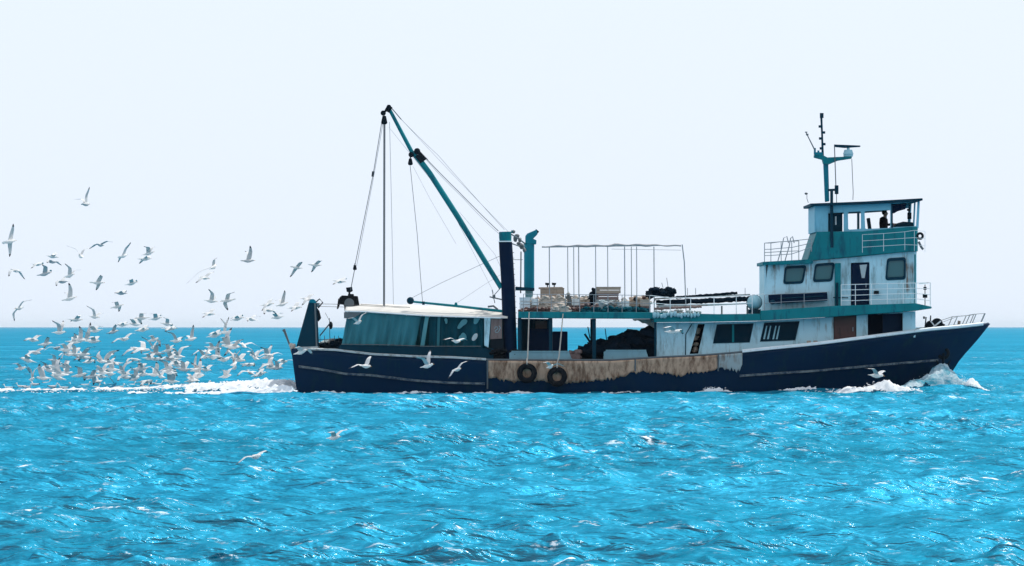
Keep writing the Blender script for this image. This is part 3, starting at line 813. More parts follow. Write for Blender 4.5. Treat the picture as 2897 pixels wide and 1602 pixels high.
railing([(2163,835,882),(2210,832,878),(2275,830,874),(2345,826,870)], 0, D+0.42, (0,.5), mat='pipe', r=0.014)
# life buoy and lamps in the front rails
mb = MB(); mb.torus(P(2603,668,D+0.7), 0.11, 0.05, nu=18, nv=8); o = mb.build('life_buoy', M['dark'], smooth=True)
tag(recenter(o), 'dark ring buoy hung on the rail at the front of the wheelhouse', 'life buoy')
mb = MB(); mb.tube([P(2599,684,D+.65), P(2607,700,D+.65), P(2612,706,D+.65)], 0.05, 7); part(mb, 'search_lamp', M['grey'])
mb = MB(); mb.obox(P(2617,838,D+.5), (.18,.15,.14)); mb.obox(P(2617,816,D+.5), (.12,.1,.12)); mb.tube([P(2617,805,D+.5), P(2617,866,D+.5)], .02, 6); part(mb, 'navigation_lamp', M['dark'], bevel=0.01)
# deck posts on the front edge
mb = MB(); mb.tube([P(2589,720,D+0.9), P(2589,862,D+0.9)], 0.035, 8); part(mb, 'stanchion', M['teal'])
# bow rails
mb = MB()
for sg in (-1, 1):
    for px, a in ((2700,896),(2737,893),(2757,889),(2785,887)):
        x = X(px, YC); zz = sheer(x); yy = YC + sg*max(0.05, hb(x, zz)-0.08)
        mb.tube([(x-0.18, yy, zz), (x+0.02, yy, Z(a, YC))], 0.02, 6)
    mb.tube([(X(px, YC)+0.02, YC+sg*max(0.05, hb(X(px,YC), sheer(X(px,YC)))-0.08), Z(a, YC)) for px, a in ((2655,912),(2700,896),(2737,893),(2757,889),(2785,887))], 0.012, 6)
part(mb, 'railing', M['pipe'])

# windlass on the foredeck
wl = thing('windlass_part', '', None)
bpy.data.objects.remove(wl)
wy = D+2.2
mb = MB()
mb.tube([P(2632,921,wy-.35), P(2632,921,wy+1.6)], 0.20, 16); mb.tube([P(2651,917,wy-.3), P(2651,917,wy+1.5)], 0.24, 16)
mb.box(X(2622,wy),X(2668,wy),wy+.2,wy+1.2,Z(945,wy),Z(926,wy)); mb.obox(P(2664,922,wy), (.2,.3,.2),(0,R(20),0))
wl = part(mb, 'windlass', M['dark'], boat, smooth=True)
mb = MB(); mb.obox(P(2645,922,wy-.40), (0.62,0.04,0.06),(0,R(-38),0)); mb.obox(P(2638,915,wy-.42), (0.25,0.04,0.05),(0,R(50),0)); part(mb, 'brake_lever', M['white2'], wl)
mb = MB(); mb.tube([P(2616,938,wy), P(2620,897,wy)], .03, 6); mb.tube([P(2630,938,wy), P(2633,893,wy)], .03, 6); mb.obox(P(2614,899,wy), (.08,.06,.1)); part(mb, 'mooring_post', M['grey'], boat)
mb = MB()
for px in (2288, 2307): mb.tube([P(px,984,D+.25), P(px,964,D+.25)], [0.07,0.09], 10)
mb.obox(P(2297,972,D+.25), (0.4,0.08,0.07)); part(mb, 'mooring_bitts', M['tan'], boat)
mb = MB()
mb.tube([P(2712,922,D+2.6), P(2714,908,D+2.6)], .06, 8); mb.tube([P(2700,926,D+2.6), P(2726,926,D+2.6)], .05, 8); part(mb, 'fairlead', M['tan'], boat)

# ---- open working deck amidships
mb = MB(); yy = D+0.5
for px, a, b, w in ((1470,900,1015,5),(1558,901,1012,5),(1681,902,1012,5)):
    mb.box(X(px-w,yy), X(px+w,yy), yy, yy+0.16, Z(b+25,yy), Z(a,yy))
    mb.box(X(px-w,yy), X(px+w,yy), D+5.7, D+5.86, Z(b+25,yy), Z(a,yy))
mb.box(X(1851,yy), X(1857,yy), yy, yy+0.12, Z(1030,yy), Z(908,yy))
part(mb, 'deck_pillar', M['tealdark'])
mb = MB(); yy = D+1.6
mb.prism(poly([(1496,930),(1553,930),(1553,1030),(1496,1030)], yy), yy, yy+1.8)
mb.prism(poly([(1564,938),(1606,938),(1606,1030),(1564,1030)], yy), yy+.2, yy+1.8)
part(mb, 'engine_casing', M['navypost'], bevel=0.03)
mb = MB(); mb.prism(poly([(1474,902),(1500,902),(1500,1030),(1474,1030)], yy), yy+0.6, yy+2.6); mb.prism(poly([(1500,902),(1562,903),(1562,932),(1548,932),(1548,908),(1514,908),(1514,932),(1500,932)], yy), yy+0.7, yy+0.8)
part(mb, 'bulkhead', M['tealdark'])
mb = MB(); mb.prism(poly([(1514,906),(1551,906),(1551,930),(1514,930)], yy), yy+0.86, yy+0.92); part(mb, 'hatch_board', M['pinkbrown'])
# pale troughs along the rail
for a, b, c, d_, nm in ((1441,1618,996,1018,'fish_trough'),(1708,1836,993,1016,'fish_trough')):
    mb = MB(); yy = D+0.35
    mb.panel(poly([(a,c+3),(a+6,c),(b-8,c),(b,d_),(a,d_)], yy), [], yy, yy+0.05)
    mb.panel(poly([(a,c+3),(a+6,c),(b-8,c),(b,d_),(a,d_)], yy), [], yy+0.9, yy+0.95)
    mb.box(X(a,yy), X(b,yy), yy+.055, yy+.895, Z(d_,yy), Z(d_-4,yy))
    mb.box(X(a+6,yy), X(b-8,yy), yy-0.03, yy+0.08, Z(c,yy)+.002, Z(c-3,yy))
    mb.obox(P((a+b)/2, (c+d_)/2, yy-0.02), (0.05, 0.03, 0.24))
    o = mb.build(nm, M['trough'])
    tag(recenter(o), 'pale blue fish trough along the side rail, beside the ' + ('tyre fenders' if a < 1500 else 'dark net heap'), 'trough')
# dark net heap
def heap(name, outline, base, y, depth, mat, label, cat, nb=60, seed=3, size=(.12,.3)):
    rnd_ = random.Random(seed); mb = MB()
    xs_ = [p[0] for p in outline]
    for i in range(nb):
        px = rnd_.uniform(xs_[0], xs_[-1]); top = lerp_tab(outline, px); 
        py = base - (base-top)*math.sqrt(rnd_.random())
        s_ = rnd_.uniform(*size)
        yy = y + rnd_.uniform(-depth, depth)*0.5
        py = max(py, top + s_*S*0.55)
        mb.ellipsoid(P(px, py, yy), (s_*1.3, s_, s_*0.8), 9, 6, 0.22, rot=Matrix.Rotation(rnd_.uniform(-.6,.6), 3, 'Y'))
    # core
    core = [(X(p[0], y), Z(p[1]+6, y)) for p in outline]
    mb.prism([(core[0][0], Z(base, y))] + core + [(core[-1][0], Z(base, y))], y-depth*.35, y+depth*.35)
    o = mb.build(name, mat, smooth=True)
    return tag(recenter(o), label, cat)
heap('net_heap', [(1643,1004),(1650,988),(1668,978),(1693,964),(1730,961),(1755,942),(1790,937),(1817,938),(1839,930),(1850,938),(1852,960)], 1040, D+2.0, 1.6, M['net'],
     'big dark heap of fishing net on the open deck under the teal roof', 'fishing net', 130)
mb = MB(); yy = D+1.2
mb.tube([P(1654,945,yy), P(1668,966,yy), P(1680,978,yy)], 0.05, 6); mb.tube([P(1663,925,yy), P(1669,958,yy)], 0.025, 6); mb.tube([P(1712,930,yy), P(1716,962,yy)], 0.02, 6)
tag(recenter(mb.build('pole_bundle', M['dark'])), 'thin dark poles sticking up beside the pillar on the open deck', 'poles')
mb = MB(); yy = D+1.0
for i in range(14): mb.ellipsoid(P(random.uniform(1612,1640), random.uniform(994,1012), yy+random.uniform(-.2,.2)), (.13,.12,.1), 8, 6, .2)
mb.prism(poly([(1612,1002),(1640,1002),(1640,1040),(1612,1040)], yy), yy-.2, yy+.2)
tag(recenter(mb.build('rope_heap', M['pinkbrown'], smooth=True)), 'small brown rope heap between the pale trough and the dark nets', 'rope')
# white tarp corner at top right of the opening
mb = MB(); yy = D+4.9
v_ = []; 
for i in range(11):
    t = i/10
    v_ += [P(1790+68*t, 903, yy), P(1790+68*t, 906 + 30*t**1.6 + 2*math.sin(i*2), yy)]
mb.add(v_, [(2*i, 2*i+2, 2*i+3, 2*i+1) for i in range(10)])
o = part(mb, 'tarpaulin', M['awning']); o.modifiers.new('thick', 'SOLIDIFY').thickness = 0.02

# tyre fenders with their ropes
for px, py, rx, top, lab in ((1491,1056,1497,884,'black tyre fender hung on the rusty hull side, nearer the derrick column'), (1576,1066,1593,888,'black tyre fender hung lower on the rusty hull side, under the open deck')):
    x = X(px); z = Z(py); yh = YC - hb(x, z) - 0.19
    t = thing('tyre_fender', lab, 'tyre', (x, yh, z-0.4), 'tyre fenders on the hull')
    mb = MB()
    vs_ = []; nu, nv = 32, 12
    for i in range(nu):
        a = 2*math.pi*i/nu
        for j in range(nv):
            b = 2*math.pi*j/nv; c, s_ = math.cos(b), math.sin(b)
            q = 0.295 + 0.115*math.copysign(abs(c)**.6, c); h = 0.12*math.copysign(abs(s_)**.6, s_)
            tr = 0.006 if (i % 2 and abs(c) > .7 and c > 0) else 0
            vs_.append((x+(q-tr)*math.cos(a), yh+h, z+(q-tr)*math.sin(a)))
    mb.add(vs_, [(i*nv+j, i*nv+(j+1) % nv, ((i+1) % nu)*nv+(j+1) % nv, ((i+1) % nu)*nv+j) for i in range(nu) for j in range(nv)])
    part(mb, 'tyre', M['rubber'], t, smooth=True)
    mb = MB(); xr = X(rx, D+.2)
    mb.tube([(x, yh, z+.22), (x, yh-.13, z+.42), (x, yh+.02, z+.55), P((px*2+rx)/3, 1010, D-.05), P(rx, top, D+.25)], [.03,.03,.035,.03,.022], 7)
    part(mb, 'rope', M['rope'], t, smooth=True)

# ---- derrick column, far post, booms
yk = D+1.0
mb = MB(); mb.tube([P(1430,684,yk), P(1432,720,yk), P(1437,803,yk), P(1443,985,yk), P(1444,1035,yk)], [.27,.275,.275,.28,.28], 24)
colm = part(mb, 'derrick_column', M['navypost'], smooth=True)
mb = MB(); mb.tube([P(1430,683.6,yk), P(1429.5,672,yk), P(1429,656,yk)], [.24,.255,.25], 20); mb.tube([P(1448,660,yk), P(1449,652,yk)], .04, 6)
part(mb, 'column_cap', M['teal'], colm, smooth=True)
mb = MB(); mb.tube([P(1430,685,yk), P(1430,682,yk)], .285, 24); part(mb, 'collar', M['white2'], colm, smooth=True)
mb = MB()
for k in range(17):
    py = 715 + k*15.5; px = 1449 + (py-700)*0.045
    mb.tube([P(px-3,py,yk-.05), P(px+4,py,yk-.05), P(px+4,py,yk+.25), P(px-3,py,yk+.25)], .013, 5)
part(mb, 'ladder_rung', M['grey'], colm)
yf = D+5.0
mb = MB(); mb.tube([P(1497,690,yf), P(1497,817,yf)], .215, 20)
fpost = part(mb, 'exhaust_funnel', M['tealbright'], smooth=True)
mb = MB(); mb.prism(poly([(1486,690),(1486,668),(1492,661),(1518,650),(1521,663),(1508,676),(1518,680),(1517,692)], yf), yf-.22, yf+.22)
part(mb, 'funnel_head', M['tealbright'], fpost, bevel=.03)
mb = MB(); mb.tube([P(1514,660,yf), P(1521,652,yf)], .09, 10); part(mb, 'outlet', M['dark'], fpost)
mb = MB(); mb.prism(poly([(1458,811),(1484,813),(1512,815),(1512,822),(1458,820)], yk), yk+.1, yf); part(mb, 'cross_beam', M['tealdark'])
# funnel base down to the deck
mb = MB(); mb.prism(poly([(1486,817),(1508,817),(1508,884),(1486,884)], yf), yf-.15, yf+.15); part(mb, 'funnel_base', M['raft'], fpost)
mb = MB()
rr = random.Random(2)
for i in range(11):
    a = rr.uniform(1452,1484); b = 662 + (a-1452)*1.2 + rr.uniform(-8,10)
    mb.ellipsoid(P(a,b,yk+rr.uniform(.5,3)), (rr.uniform(.05,.11),.1,rr.uniform(.05,.12)), 8, 6, .15)
mb.tube([P(1448,664,yk), P(1466,675,yk+1.5), P(1486,690,yf)], .03, 6); mb.tube([P(1450,690,yk), P(1478,700,yk+2), P(1488,705,yf)], .025, 6)
mb.tube([P(1474,712,yk+1.5), P(1473,830,yk+1.5)], .03, 6); mb.tube([P(1452,735,yk+.2), P(1478,735,yk+1.8)], .015, 6)
part(mb, 'rigging_block', M['grey'], smooth=True)

# main boom
mb = MB(); mb.tube([P(1100,306,yk), P(1165,430,yk), P(1186,452,yk), P(1216,491,yk), P(1292,609,yk), P(1418,815,yk)], [.07,.085,.12,.115,.115,.10], 12)
boom = part(mb, 'derrick_boom', M['teal'], smooth=True)
mb = MB(); mb.obox(P(1099,308,yk), (.22,.2,.26), (0,R(30),0)); mb.tube([P(1100,303,yk-.15), P(1100,303,yk+.15)], .1, 12); mb.tube([P(1084,320,yk-.1), P(1084,320,yk+.1)], .11, 12); mb.tube([P(1084,320,yk), P(1100,306,yk)], .05, 6)
part(mb, 'boom_head', M['dark'], boom, smooth=True)
def block(px, py, y, s=1.0, parent=boom, name='pulley_block'):
    mb = MB()
    mb.prism(poly([(px-5*s,py-12*s),(px+5*s,py-12*s),(px+9*s,py+8*s),(px+5*s,py+12*s),(px-6*s,py+12*s),(px-9*s,py+7*s)], y), y-.07*s, y+.07*s)
    mb.tube([P(px, py+4*s, y-.1*s), P(px, py+4*s, y+.1*s)], .10*s, 12)
    mb.tube([P(px, py-12*s, y), P(px, py-20*s, y)], .02, 6)
    return part(mb, name, M['dark'], parent, bevel=.01)
block(1087,340,yk,1.0); block(1161,458,yk,.8)
mb = MB(); mb.obox(P(1190,447,yk), (.36,.24,.3), (0,R(52),0)); mb.tube([P(1180,428,yk-.14), P(1180,428,yk+.14)], .13, 12); mb.tube([P(1163,438,yk-.12), P(1163,438,yk+.12)], .11, 12); mb.tube([P(1161,437,yk),P(1161,448,yk)], .03, 6)
part(mb, 'winch', M['dark'], boom, smooth=True)
block(1004,757,yk+1,.62)
mb = MB(); mb.tube([P(1056,485,yk+.6), P(1054,500,yk+.6)], .05, 8); part(mb, 'shackle', M['dark'], boom)
# lower boom
mb = MB(); mb.tube([P(1160,853,yk), P(1290,866,yk), P(1423,881,yk)], [.045,.055,.06], 10)
lboom = part(mb, 'lower_boom', M['teal'], smooth=True)
mb = MB(); mb.ellipsoid(P(1161,851,yk), (.15,.1,.15), 12, 8); mb.obox(P(1198,858,yk), (.1,.1,.14)); part(mb, 'boom_head', M['tealdark'], lboom, smooth=True)
mb = MB(); mb.tube([P(1290,863,yk), P(1290,856,yk)], [.07,.04], 8); part(mb, 'cleat', M['teal'], lboom)
mb = MB(); mb.tube([P(1380,868,yk), P(1396,866,yk), P(1408,876,yk)], .04, 8); mb.tube([P(1397,835,yk), P(1398,845,yk)], .06, 8); mb.tube([P(1385,840,yk), P(1425,849,yk)], .03, 6); mb.tube([P(1392,820,yk), P(1400,858,yk)], .018, 6); mb.tube([P(1396,838,yk), P(1416,815,yk)], .018, 6)
part(mb, 'boom_bracket', M['grey'])
# ropes: each its own part
def rope(pts, r, mat='wire', y=yk, sag=0.0, yend=None):
    ye = y if yend is None else yend
    out_ = []
    for k in range(len(pts)-1):
        (a, b), (c, d_) = pts[k], pts[k+1]
        for i in range(9 if k == len(pts)-2 else 8):
            t = i/8; T_ = (k+t)/(len(pts)-1)
            out_.append(P(a+(c-a)*t, b+(d_-b)*t, y+(ye-y)*T_) + Vector((0, 0, -sag*4*t*(1-t))))
    mb = MB(); mb.tube(out_, r, 5)
    return part(mb, 'rope', M[mat])
rope([(1086,345),(1085,865)], .022); rope([(1089,345),(1088,867)], .020, yend=yk+.4)
rope([(1080,345),(1056,491),(1004,752)], .014); rope([(1083,350),(1058,495),(1009,752)], .010, 'wirepale')
rope([(1003,764),(996,800),(992,822)], .016)
rope([(1102,345),(1107,560),(1113,862)], .010, 'wirepale')
rope([(1160,466),(1180,660),(1196,862)], .011)
rope([(1108,306),(1135,338)], .02); rope([(1135,338),(1240,440),(1427,650)], .009, 'wirepale', sag=.02)
rope([(1112,312),(1438,656)], .007, 'wirepale', sag=.05)
rope([(1184,425),(1210,452)], .018); rope([(1186,428),(1300,545),(1410,654)], .015, sag=.02); rope([(1195,440),(1310,560),(1412,662)], .008, 'wirepale', sag=.05)
rope([(1100,360),(1260,560),(1398,830)], .006, 'wirepale'); rope([(1168,470),(1215,560),(1290,690)], .006, 'wirepale')
rope([(1163,844),(1250,800),(1345,756),(1420,722)], .010, 'wirepale'); rope([(1292,858),(1370,806),(1420,775)], .006, 'wirepale')
rope([(1300,600),(1400,720),(1418,760)], .006, 'wirepale')

# ---- stern gantry
for yg, nm in ((D+0.75, 'near'), (D+5.3, 'far')):
    mb = MB()
    mb.prism(poly([(873,856),(896,858),(903,1000),(839,1000),(838,982)], yg), yg, yg+0.35)
    ga = part(mb, 'gantry_frame', M['tealdark'], bevel=.02)
    mb = MB(); mb.tube([P(884,857,yg+.02), P(884,857,yg+.34)], .155, 16); part(mb, 'sheave', M['tealbright'], ga, smooth=True)
    if nm == 'near':
        mb = MB(); mb.tube([P(891,858,yg-.06), P(896,984,yg-.06)], .035, 8); part(mb, 'hydraulic_pipe', M['grey'], ga)
        mb = MB(); mb.prism(poly([(897,872),(903,880),(908,900),(901,910),(897,905)], yg), yg+.05, yg+.3); part(mb, 'lamp', M['dark'], ga)
        mb = MB(); mb.tube([P(893,856,yg+.1), P(904,846,yg+.1), P(913,856,yg+.1), P(900,872,yg+.1)], .03, 6); part(mb, 'hook', M['dark'], ga)
        for k in range(1): pass
mb = MB(); mb.box(X(878,D+.75), X(892,D+.75), D+1.11, D+5.29, Z(868), Z(856)); part(mb, 'gantry_beam', M['tealdark'])
rope([(893,860),(960,861),(1150,872)], .010, y=D+1.5); rope([(893,867),(975,869)], .009, y=D+1.5); rope([(1020,861),(1160,870)], .012)
# stern clutter rails
mb = MB()
for px in (905, 918, 932, 946, 958): mb.tube([P(px,950 if px != 932 else 900,D+1.4), P(px+2,1000,D+1.4)], .014, 5)
mb.tube([P(900,962,D+1.4), P(965,958,D+1.4)], .014, 5); mb.tube([P(905,950,D+1.2), P(928,922,D+1.2), P(936,912,D+1.2)], .03, 6); mb.tube([P(936,915,D+1.2), P(920,885,D+1.2)], .009, 5)
part(mb, 'railing', M['grey'])
mb = MB(); mb.ellipsoid(P(936,921,D+1.2), (.08,.08,.16), 8, 6); part(mb, 'gaff', M['dark'])
heap('net_heap', [(904,976),(915,968),(930,974),(945,966),(962,960),(968,958)], 1000, D+1.6, 1.0, M['net'], 'low dark net heap on the stern between the gantry and the teal awning', 'fishing net', 40, 8, (.06,.14))
heap('fish_box_pile', [(905,972),(918,964),(938,958),(950,972)], 990, D+3.0, 1.0, M['patchwhite'], 'pale jumble of gear behind the dark net heap at the stern', 'gear', 30, 9, (.06,.13))
mb = MB(); mb.tube([P(802,932,D+1.2), P(806,940,D+1.2), P(821,980,D+1.2), P(828,1004,D+1.2)], [.07,.05,.035,.035], 8); part(mb, 'stern_boom', M['grey'], boat)
mb = MB()
for i in range(8): mb.ellipsoid(P(random.uniform(820,832), random.uniform(976,990), D+.9), (.09,.1,.09), 8, 6, .2)
o = mb.build('rope_coil', M['rope'], smooth=True); tag(recenter(o), 'pinkish rope bundle lashed on the stern corner', 'rope')
mb = MB(); mb.prism(poly([(838,982),(900,980),(900,984),(838,986)], D+.65), D+.6, D+.74); part(mb, 'stern_ledge', M['caprail'])

# ---- awning over the aft deck
yA = D+0.5; yB = D+5.9
def awn_z(px):    # eave height in px, near side
    return lerp_tab([(974,880),(1033,881),(1210,893),(1417,899)], px)
def awn_top(px): return lerp_tab([(974,868),(1015,866),(1149,868),(1300,875),(1420,884)], px)
mb = MB(); nx, ny = 60, 16; vs_ = []
for i in range(nx+1):
    px = 976 + (1436-976)*i/nx
    for j in range(ny+1):
        t = j/ny; y = yA + (yB-yA)*t
        q = abs(2*t-1)
        ze = Z(awn_z(px), yA); zt = Z(awn_top(px), yA) + 0.1
        z = ze + (zt-ze)*(1 - q**2.2) - 0.03*math.sin(i*0.7)*math.sin(t*math.pi)
        z += 0.02*math.sin(px*0.09)*(1-abs(2*t-1))
        vs_.append((X(px, yA), y, z))
mb.add(vs_, [(i*(ny+1)+j, (i+1)*(ny+1)+j, (i+1)*(ny+1)+j+1, i*(ny+1)+j+1) for i in range(nx) for j in range(ny)])
aw = part(mb, 'awning', M['awning'], smooth=True)
aw.modifiers.new('thick', 'SOLIDIFY').thickness = 0.03
mb = MB()
for px in (1033, 1090, 1150, 1210, 1290, 1380): mb.tube([P(px, awn_z(px)+3, yA+.1), P(px, awn_z(px)+3, yA+.1) + Vector((0, 5.2, 0))], .02, 6)
mb.tube([P(px, awn_z(px)+1, yA-.01) for px in (976,1033,1210,1417)], .03, 6)
part(mb, 'awning_hoop', M['white2'], aw)
# hanging tarpaulin walls: pleated
def tarp(p0, p1, top, botm, y, mat, name, amp=.05, freq=.28, slant=0, n=60, holes=None):
    mb = MB(); vs_ = []; rows = 10
    for i in range(n+1):
        t = i/n; px = p0 + (p1-p0)*t
        for j in range(rows+1):
            s_ = j/rows
            pyt, pyb = top(px), botm(px)
            yy = y + amp*(0.4+s_)*math.sin(px*freq + 1.3*math.sin(px*.05)) + .03*math.sin(s_*5+px*.1)
            vs_.append(P(px - slant*s_, pyt + (pyb-pyt)*s_, y) + Vector((0, yy-y, 0)))
    mb.add(vs_, [(i*(rows+1)+j, (i+1)*(rows+1)+j, (i+1)*(rows+1)+j+1, i*(rows+1)+j+1) for i in range(n) for j in range(rows)])
    o = part(mb, name, mat, smooth=True); o.modifiers.new('thick', 'SOLIDIFY').thickness = 0.012
    return o
top_ = lambda px: awn_z(px) + 1
bt = lambda px: lerp_tab([(960,980),(1200,981),(1400,984)], px)
tarp(984, 1192, top_, bt, yA+.12, M['curtain'], 'side_curtain', slant=18)
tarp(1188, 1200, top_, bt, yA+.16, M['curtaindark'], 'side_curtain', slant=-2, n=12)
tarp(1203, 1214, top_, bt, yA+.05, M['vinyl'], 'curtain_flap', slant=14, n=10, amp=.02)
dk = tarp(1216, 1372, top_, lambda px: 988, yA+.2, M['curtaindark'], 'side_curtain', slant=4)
tarp(1238, 1246, top_, bt, yA+.1, M['curtain'], 'curtain_flap', slant=3, n=8, amp=.02)
mb = MB()
for cx_, cy_, rx_, ry_, tl in ((1308,916,15,9,-50),(1348,906,11,8,-30),(1309,954,10,12,-20),(1262,908,5,7,0)):
    e = []
    for k in range(16):
        a = 2*math.pi*k/16; jj = 1+.22*math.sin(2*a+cx_)+.12*math.sin(3*a+cy_); u, v = rx_*math.cos(a)*jj, ry_*math.sin(a)*jj; c, s_ = math.cos(R(tl)), math.sin(R(tl))
        e.append((cx_+u*c-v*s_, cy_+u*s_+v*c))
    mb.prism(poly(e, yA+.1), yA+.08, yA+.09)
part(mb, 'vinyl_window', M['vinyl'], dk)
mb = MB(); e = []
for k in range(16):
    a = 2*math.pi*k/16; u, v = 12*math.cos(a), 6.5*math.sin(a); c, s_ = math.cos(R(-58)), math.sin(R(-58)); e.append((1343+u*c-v*s_, 954+u*s_+v*c))
mb.prism(poly(e, yA+.1), yA+.075, yA+.085); part(mb, 'vinyl_window', M['vinyllit'], dk)  # light falling on this oval put into its white colour
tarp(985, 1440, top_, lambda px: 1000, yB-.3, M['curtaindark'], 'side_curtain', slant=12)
mb = MB(); mb.prism(poly([(1370,899),(1388,899),(1382,984),(1370,978)], yA), yA-.02, yA+.1); part(mb, 'corner_post', M['white'], bevel=.02)
mb = MB(); mb.prism(poly([(1389,900),(1420,898),(1420,958),(1387,960)], yA), yA+.05, yA+.15); pn = part(mb, 'plywood_panel', M['pinkbrown'])
mb = MB()
sq = [(1399,930),(1402,925),(1407,925),(1409,930),(1404,934),(1400,937),(1403,941),(1409,940),(1413,934)]
mb.tube([P(a,b,yA+.035) for a, b in sq], .010, 5); mb.tube([P(1412,922,yA+.035), P(1416,928,yA+.035), P(1412,934,yA+.035)], .010, 5); part(mb, 'painted_mark', M['raft'], pn)
mb = MB(); mb.prism(poly([(1387,960),(1425,958),(1425,1030),(1387,1030)], yA), yA+.1, yA+1.0); part(mb, 'winch_housing', M['dark'], bevel=.03)
# bulwark boards under the curtains, their shade put into the dark teal
mb = MB(); mb.prism(poly([(964,976),(1396,986),(1396,1030),(940,1010)], yA), yA-.05, yA+.05); part(mb, 'inner_bulwark', M['tealdark'])
mb = MB(); mb.tube([P(965,974,yA-.1), P(1100,976,yA-.1), P(1205,980,yA-.1), P(1360,980,yA-.1)], .018, 6); part(mb, 'grab_rail', M['grey'])
mb = MB()
for px in (982, 1010, 1033): pass
# grey brown triangular fold below the block
mb.prism(poly([(973,884),(1028,883),(1000,900),(973,901)], yA), yA-.02, yA+.06)
part(mb, 'awning_fold', M['grey'], aw)
# deck hardware near the column foot
mb = MB()
for i in range(18): mb.ellipsoid(P(random.uniform(1388,1470), random.uniform(990,1014), D+.5+random.uniform(-.1,.2)), (random.uniform(.06,.16),.12,random.uniform(.05,.1)), 8, 6, .2)
mb.tube([P(1375,984,D+.4), P(1400,994,D+.3), P(1424,1002,D+.3)], .02, 6)
tag(recenter(mb.build('chain_heap', M['rubber'], smooth=True)), 'dark tangle of chain and rope at the foot of the derrick column', 'chain')

# ---- power block hanging over the awning
pbk = thing('power_block', 'dark grey net hauling block hanging from the boom above the awning', 'power block', tuple(P(990,880,yk+1)))
mb = MB(); mb.prism(poly([(961,842),(968,836),(1012,838),(1018,872),(1000,876),(996,882),(976,884),(974,864),(962,860),(956,875),(954,872)], yk+1), yk+.7, yk+1.3); part(mb, 'housing', M['rubber'], pbk, bevel=.03)
mb = MB(); mb.tube([P(988,858,yk+.62), P(988,858,yk+1.38)], .2, 18); part(mb, 'drum', M['grey'], pbk, smooth=True)
mb = MB(); mb.prism(poly([(979,814),(996,812),(998,824),(990,828),(981,826)], yk+1), yk+.9, yk+1.1); mb.tube([P(988,826,yk+1), P(989,838,yk+1)], .04, 8); mb.prism(poly([(985,832),(1000,832),(1002,838),(984,838)], yk+1), yk+.85, yk+1.15); part(mb, 'swivel', M['dark'], pbk)
mb = MB(); mb.tube([P(958,845,yk+1), P(954,875,yk+1)], .02, 6); part(mb, 'hose', M['dark'], pbk)

# ---- awning frame over the upper deck
yp = D+1.2
mb = MB()
vs_ = []
pts = [P(1533+ (1927-1533)*i/40, 698 - 3*math.sin(i/40*3.1) - (2 if i > 20 else 0) + 1.2*math.sin(i*1.1), yp) for i in range(41)]
mb.tube(pts, [0.022 + 0.030*abs(math.sin(i*0.37))*(0.35 if i > 34 or i < 5 else 1) for i in range(41)], 8)
part(mb, 'rolled_awning', M['wirepale'], smooth=True)
mb = MB(); mb.tube([P(1533,700,yp+4), P(1927,694,yp+4)], .018, 6); mb.tube([P(1730,705,yp+3.9), P(1926,708,yp+.1)], .008, 5); part(mb, 'frame_bar', M['pipe'])
for i, (a, b) in enumerate([(1554,815),(1606,826),(1623,826),(1637,830),(1685,812),(1719,814),(1767,824),(1786,832),(1801,834),(1850,815)]):
    ff = i % 2 * 4
    mb = MB(); mb.tube([P(a,698,yp+ff), P(a+1,882,yp+ff)], .019 if i % 3 else .023, 6); part(mb, 'frame_post', M['pipe'])
mb = MB(); mb.tube([P(1930,692,yp), P(1936,742,yp), P(1941,883,yp)], [.024,.026,.022], 6); part(mb, 'frame_post', M['pipe'])
mb = MB()
for a, b, h_ in ((1876,800,815),(1890,786,812),(1945,815,836),(1968,815,833),(2108,815,838)): mb.tube([P(a,h_,D+2), P(a-4 if a < 1900 else a, b, D+2)], .013, 5)
part(mb, 'whip_aerial', M['pipe'])

# upper-deck railing, near edge
posts = [(1481,832,884),(1520,833,884),(1560,833,884),(1600,833,884),(1640,834,884),(1680,834,884),(1720,834,884),(1760,835,884),(1800,836,885),(1838,836,886)]
railing(posts, 0, D+.45, (0,.45), r=.015, mat='pipe')
posts = [(1838,836,886),(1896,843,888),(1954,842,889),(2020,840,889),(2083,838,889),(2128,836,888)]
railing(posts, 0, D+.47, (0,.42), r=.017)
mb = MB(); mb.tube([P(2160,832,D+.6), P(2126,836,D+.5)], .014, 5); part(mb, 'railing', M['white2'])

# ------------------------------------------------------------------ cargo on the upper deck
def crate(px0, px1, py0, py1, y, depth, mat, label, name='fish_crate', cat='crate', group=None, rz=0, slats=True):
    """open slatted crate with a rim"""
    x0, x1, z0, z1 = X(px0,y), X(px1,y), Z(py1,y), Z(py0,y)
    w, h = x1-x0, z1-z0; t = 0.02
    mb = MB()
    mb.box(x0, x1, y, y+depth, z0, z0+t)
    nsl = max(2, int(h/0.13))
    for k in range(nsl):
        a = z0 + t + 0.004 + (h-t)*k/nsl; b = z0 + t + (h-t)*(k+1)/nsl - (0.02 if k < nsl-1 else 0)
        mb.box(x0, x1, y, y+t, a, b); mb.box(x0, x1, y+depth-t, y+depth, a, b)
        mb.box(x0, x0+t, y+t+.001, y+depth-t-.001, a, b); mb.box(x1-t, x1, y+t+.001, y+depth-t-.001, a, b)
    for xx in (x0+t+.001, x1-t-.03):
        mb.box(xx, xx+.03, y+t+.001, y+t+.03, z0+t+.001, z1-.002)
    mb.box(x0-.012, x1+.012, y-.012, y-.001, z1-.035, z1+.004)
    o = mb.build(name, mat); recenter(o); o.rotation_euler[2] = rz
    return tag(o, label, cat, group)
gc = 'fish crates piled on the upper deck'
t = thing('timber_locker', 'tan timber locker on the upper deck with two small dark floodlights on its lid', 'locker', tuple(P(1560,882,D+2)))
mb = MB(); yl = D+1.6
mb.prism(poly([(1529,818),(1596,817),(1596,884),(1529,884)], yl), yl, yl+1.0)
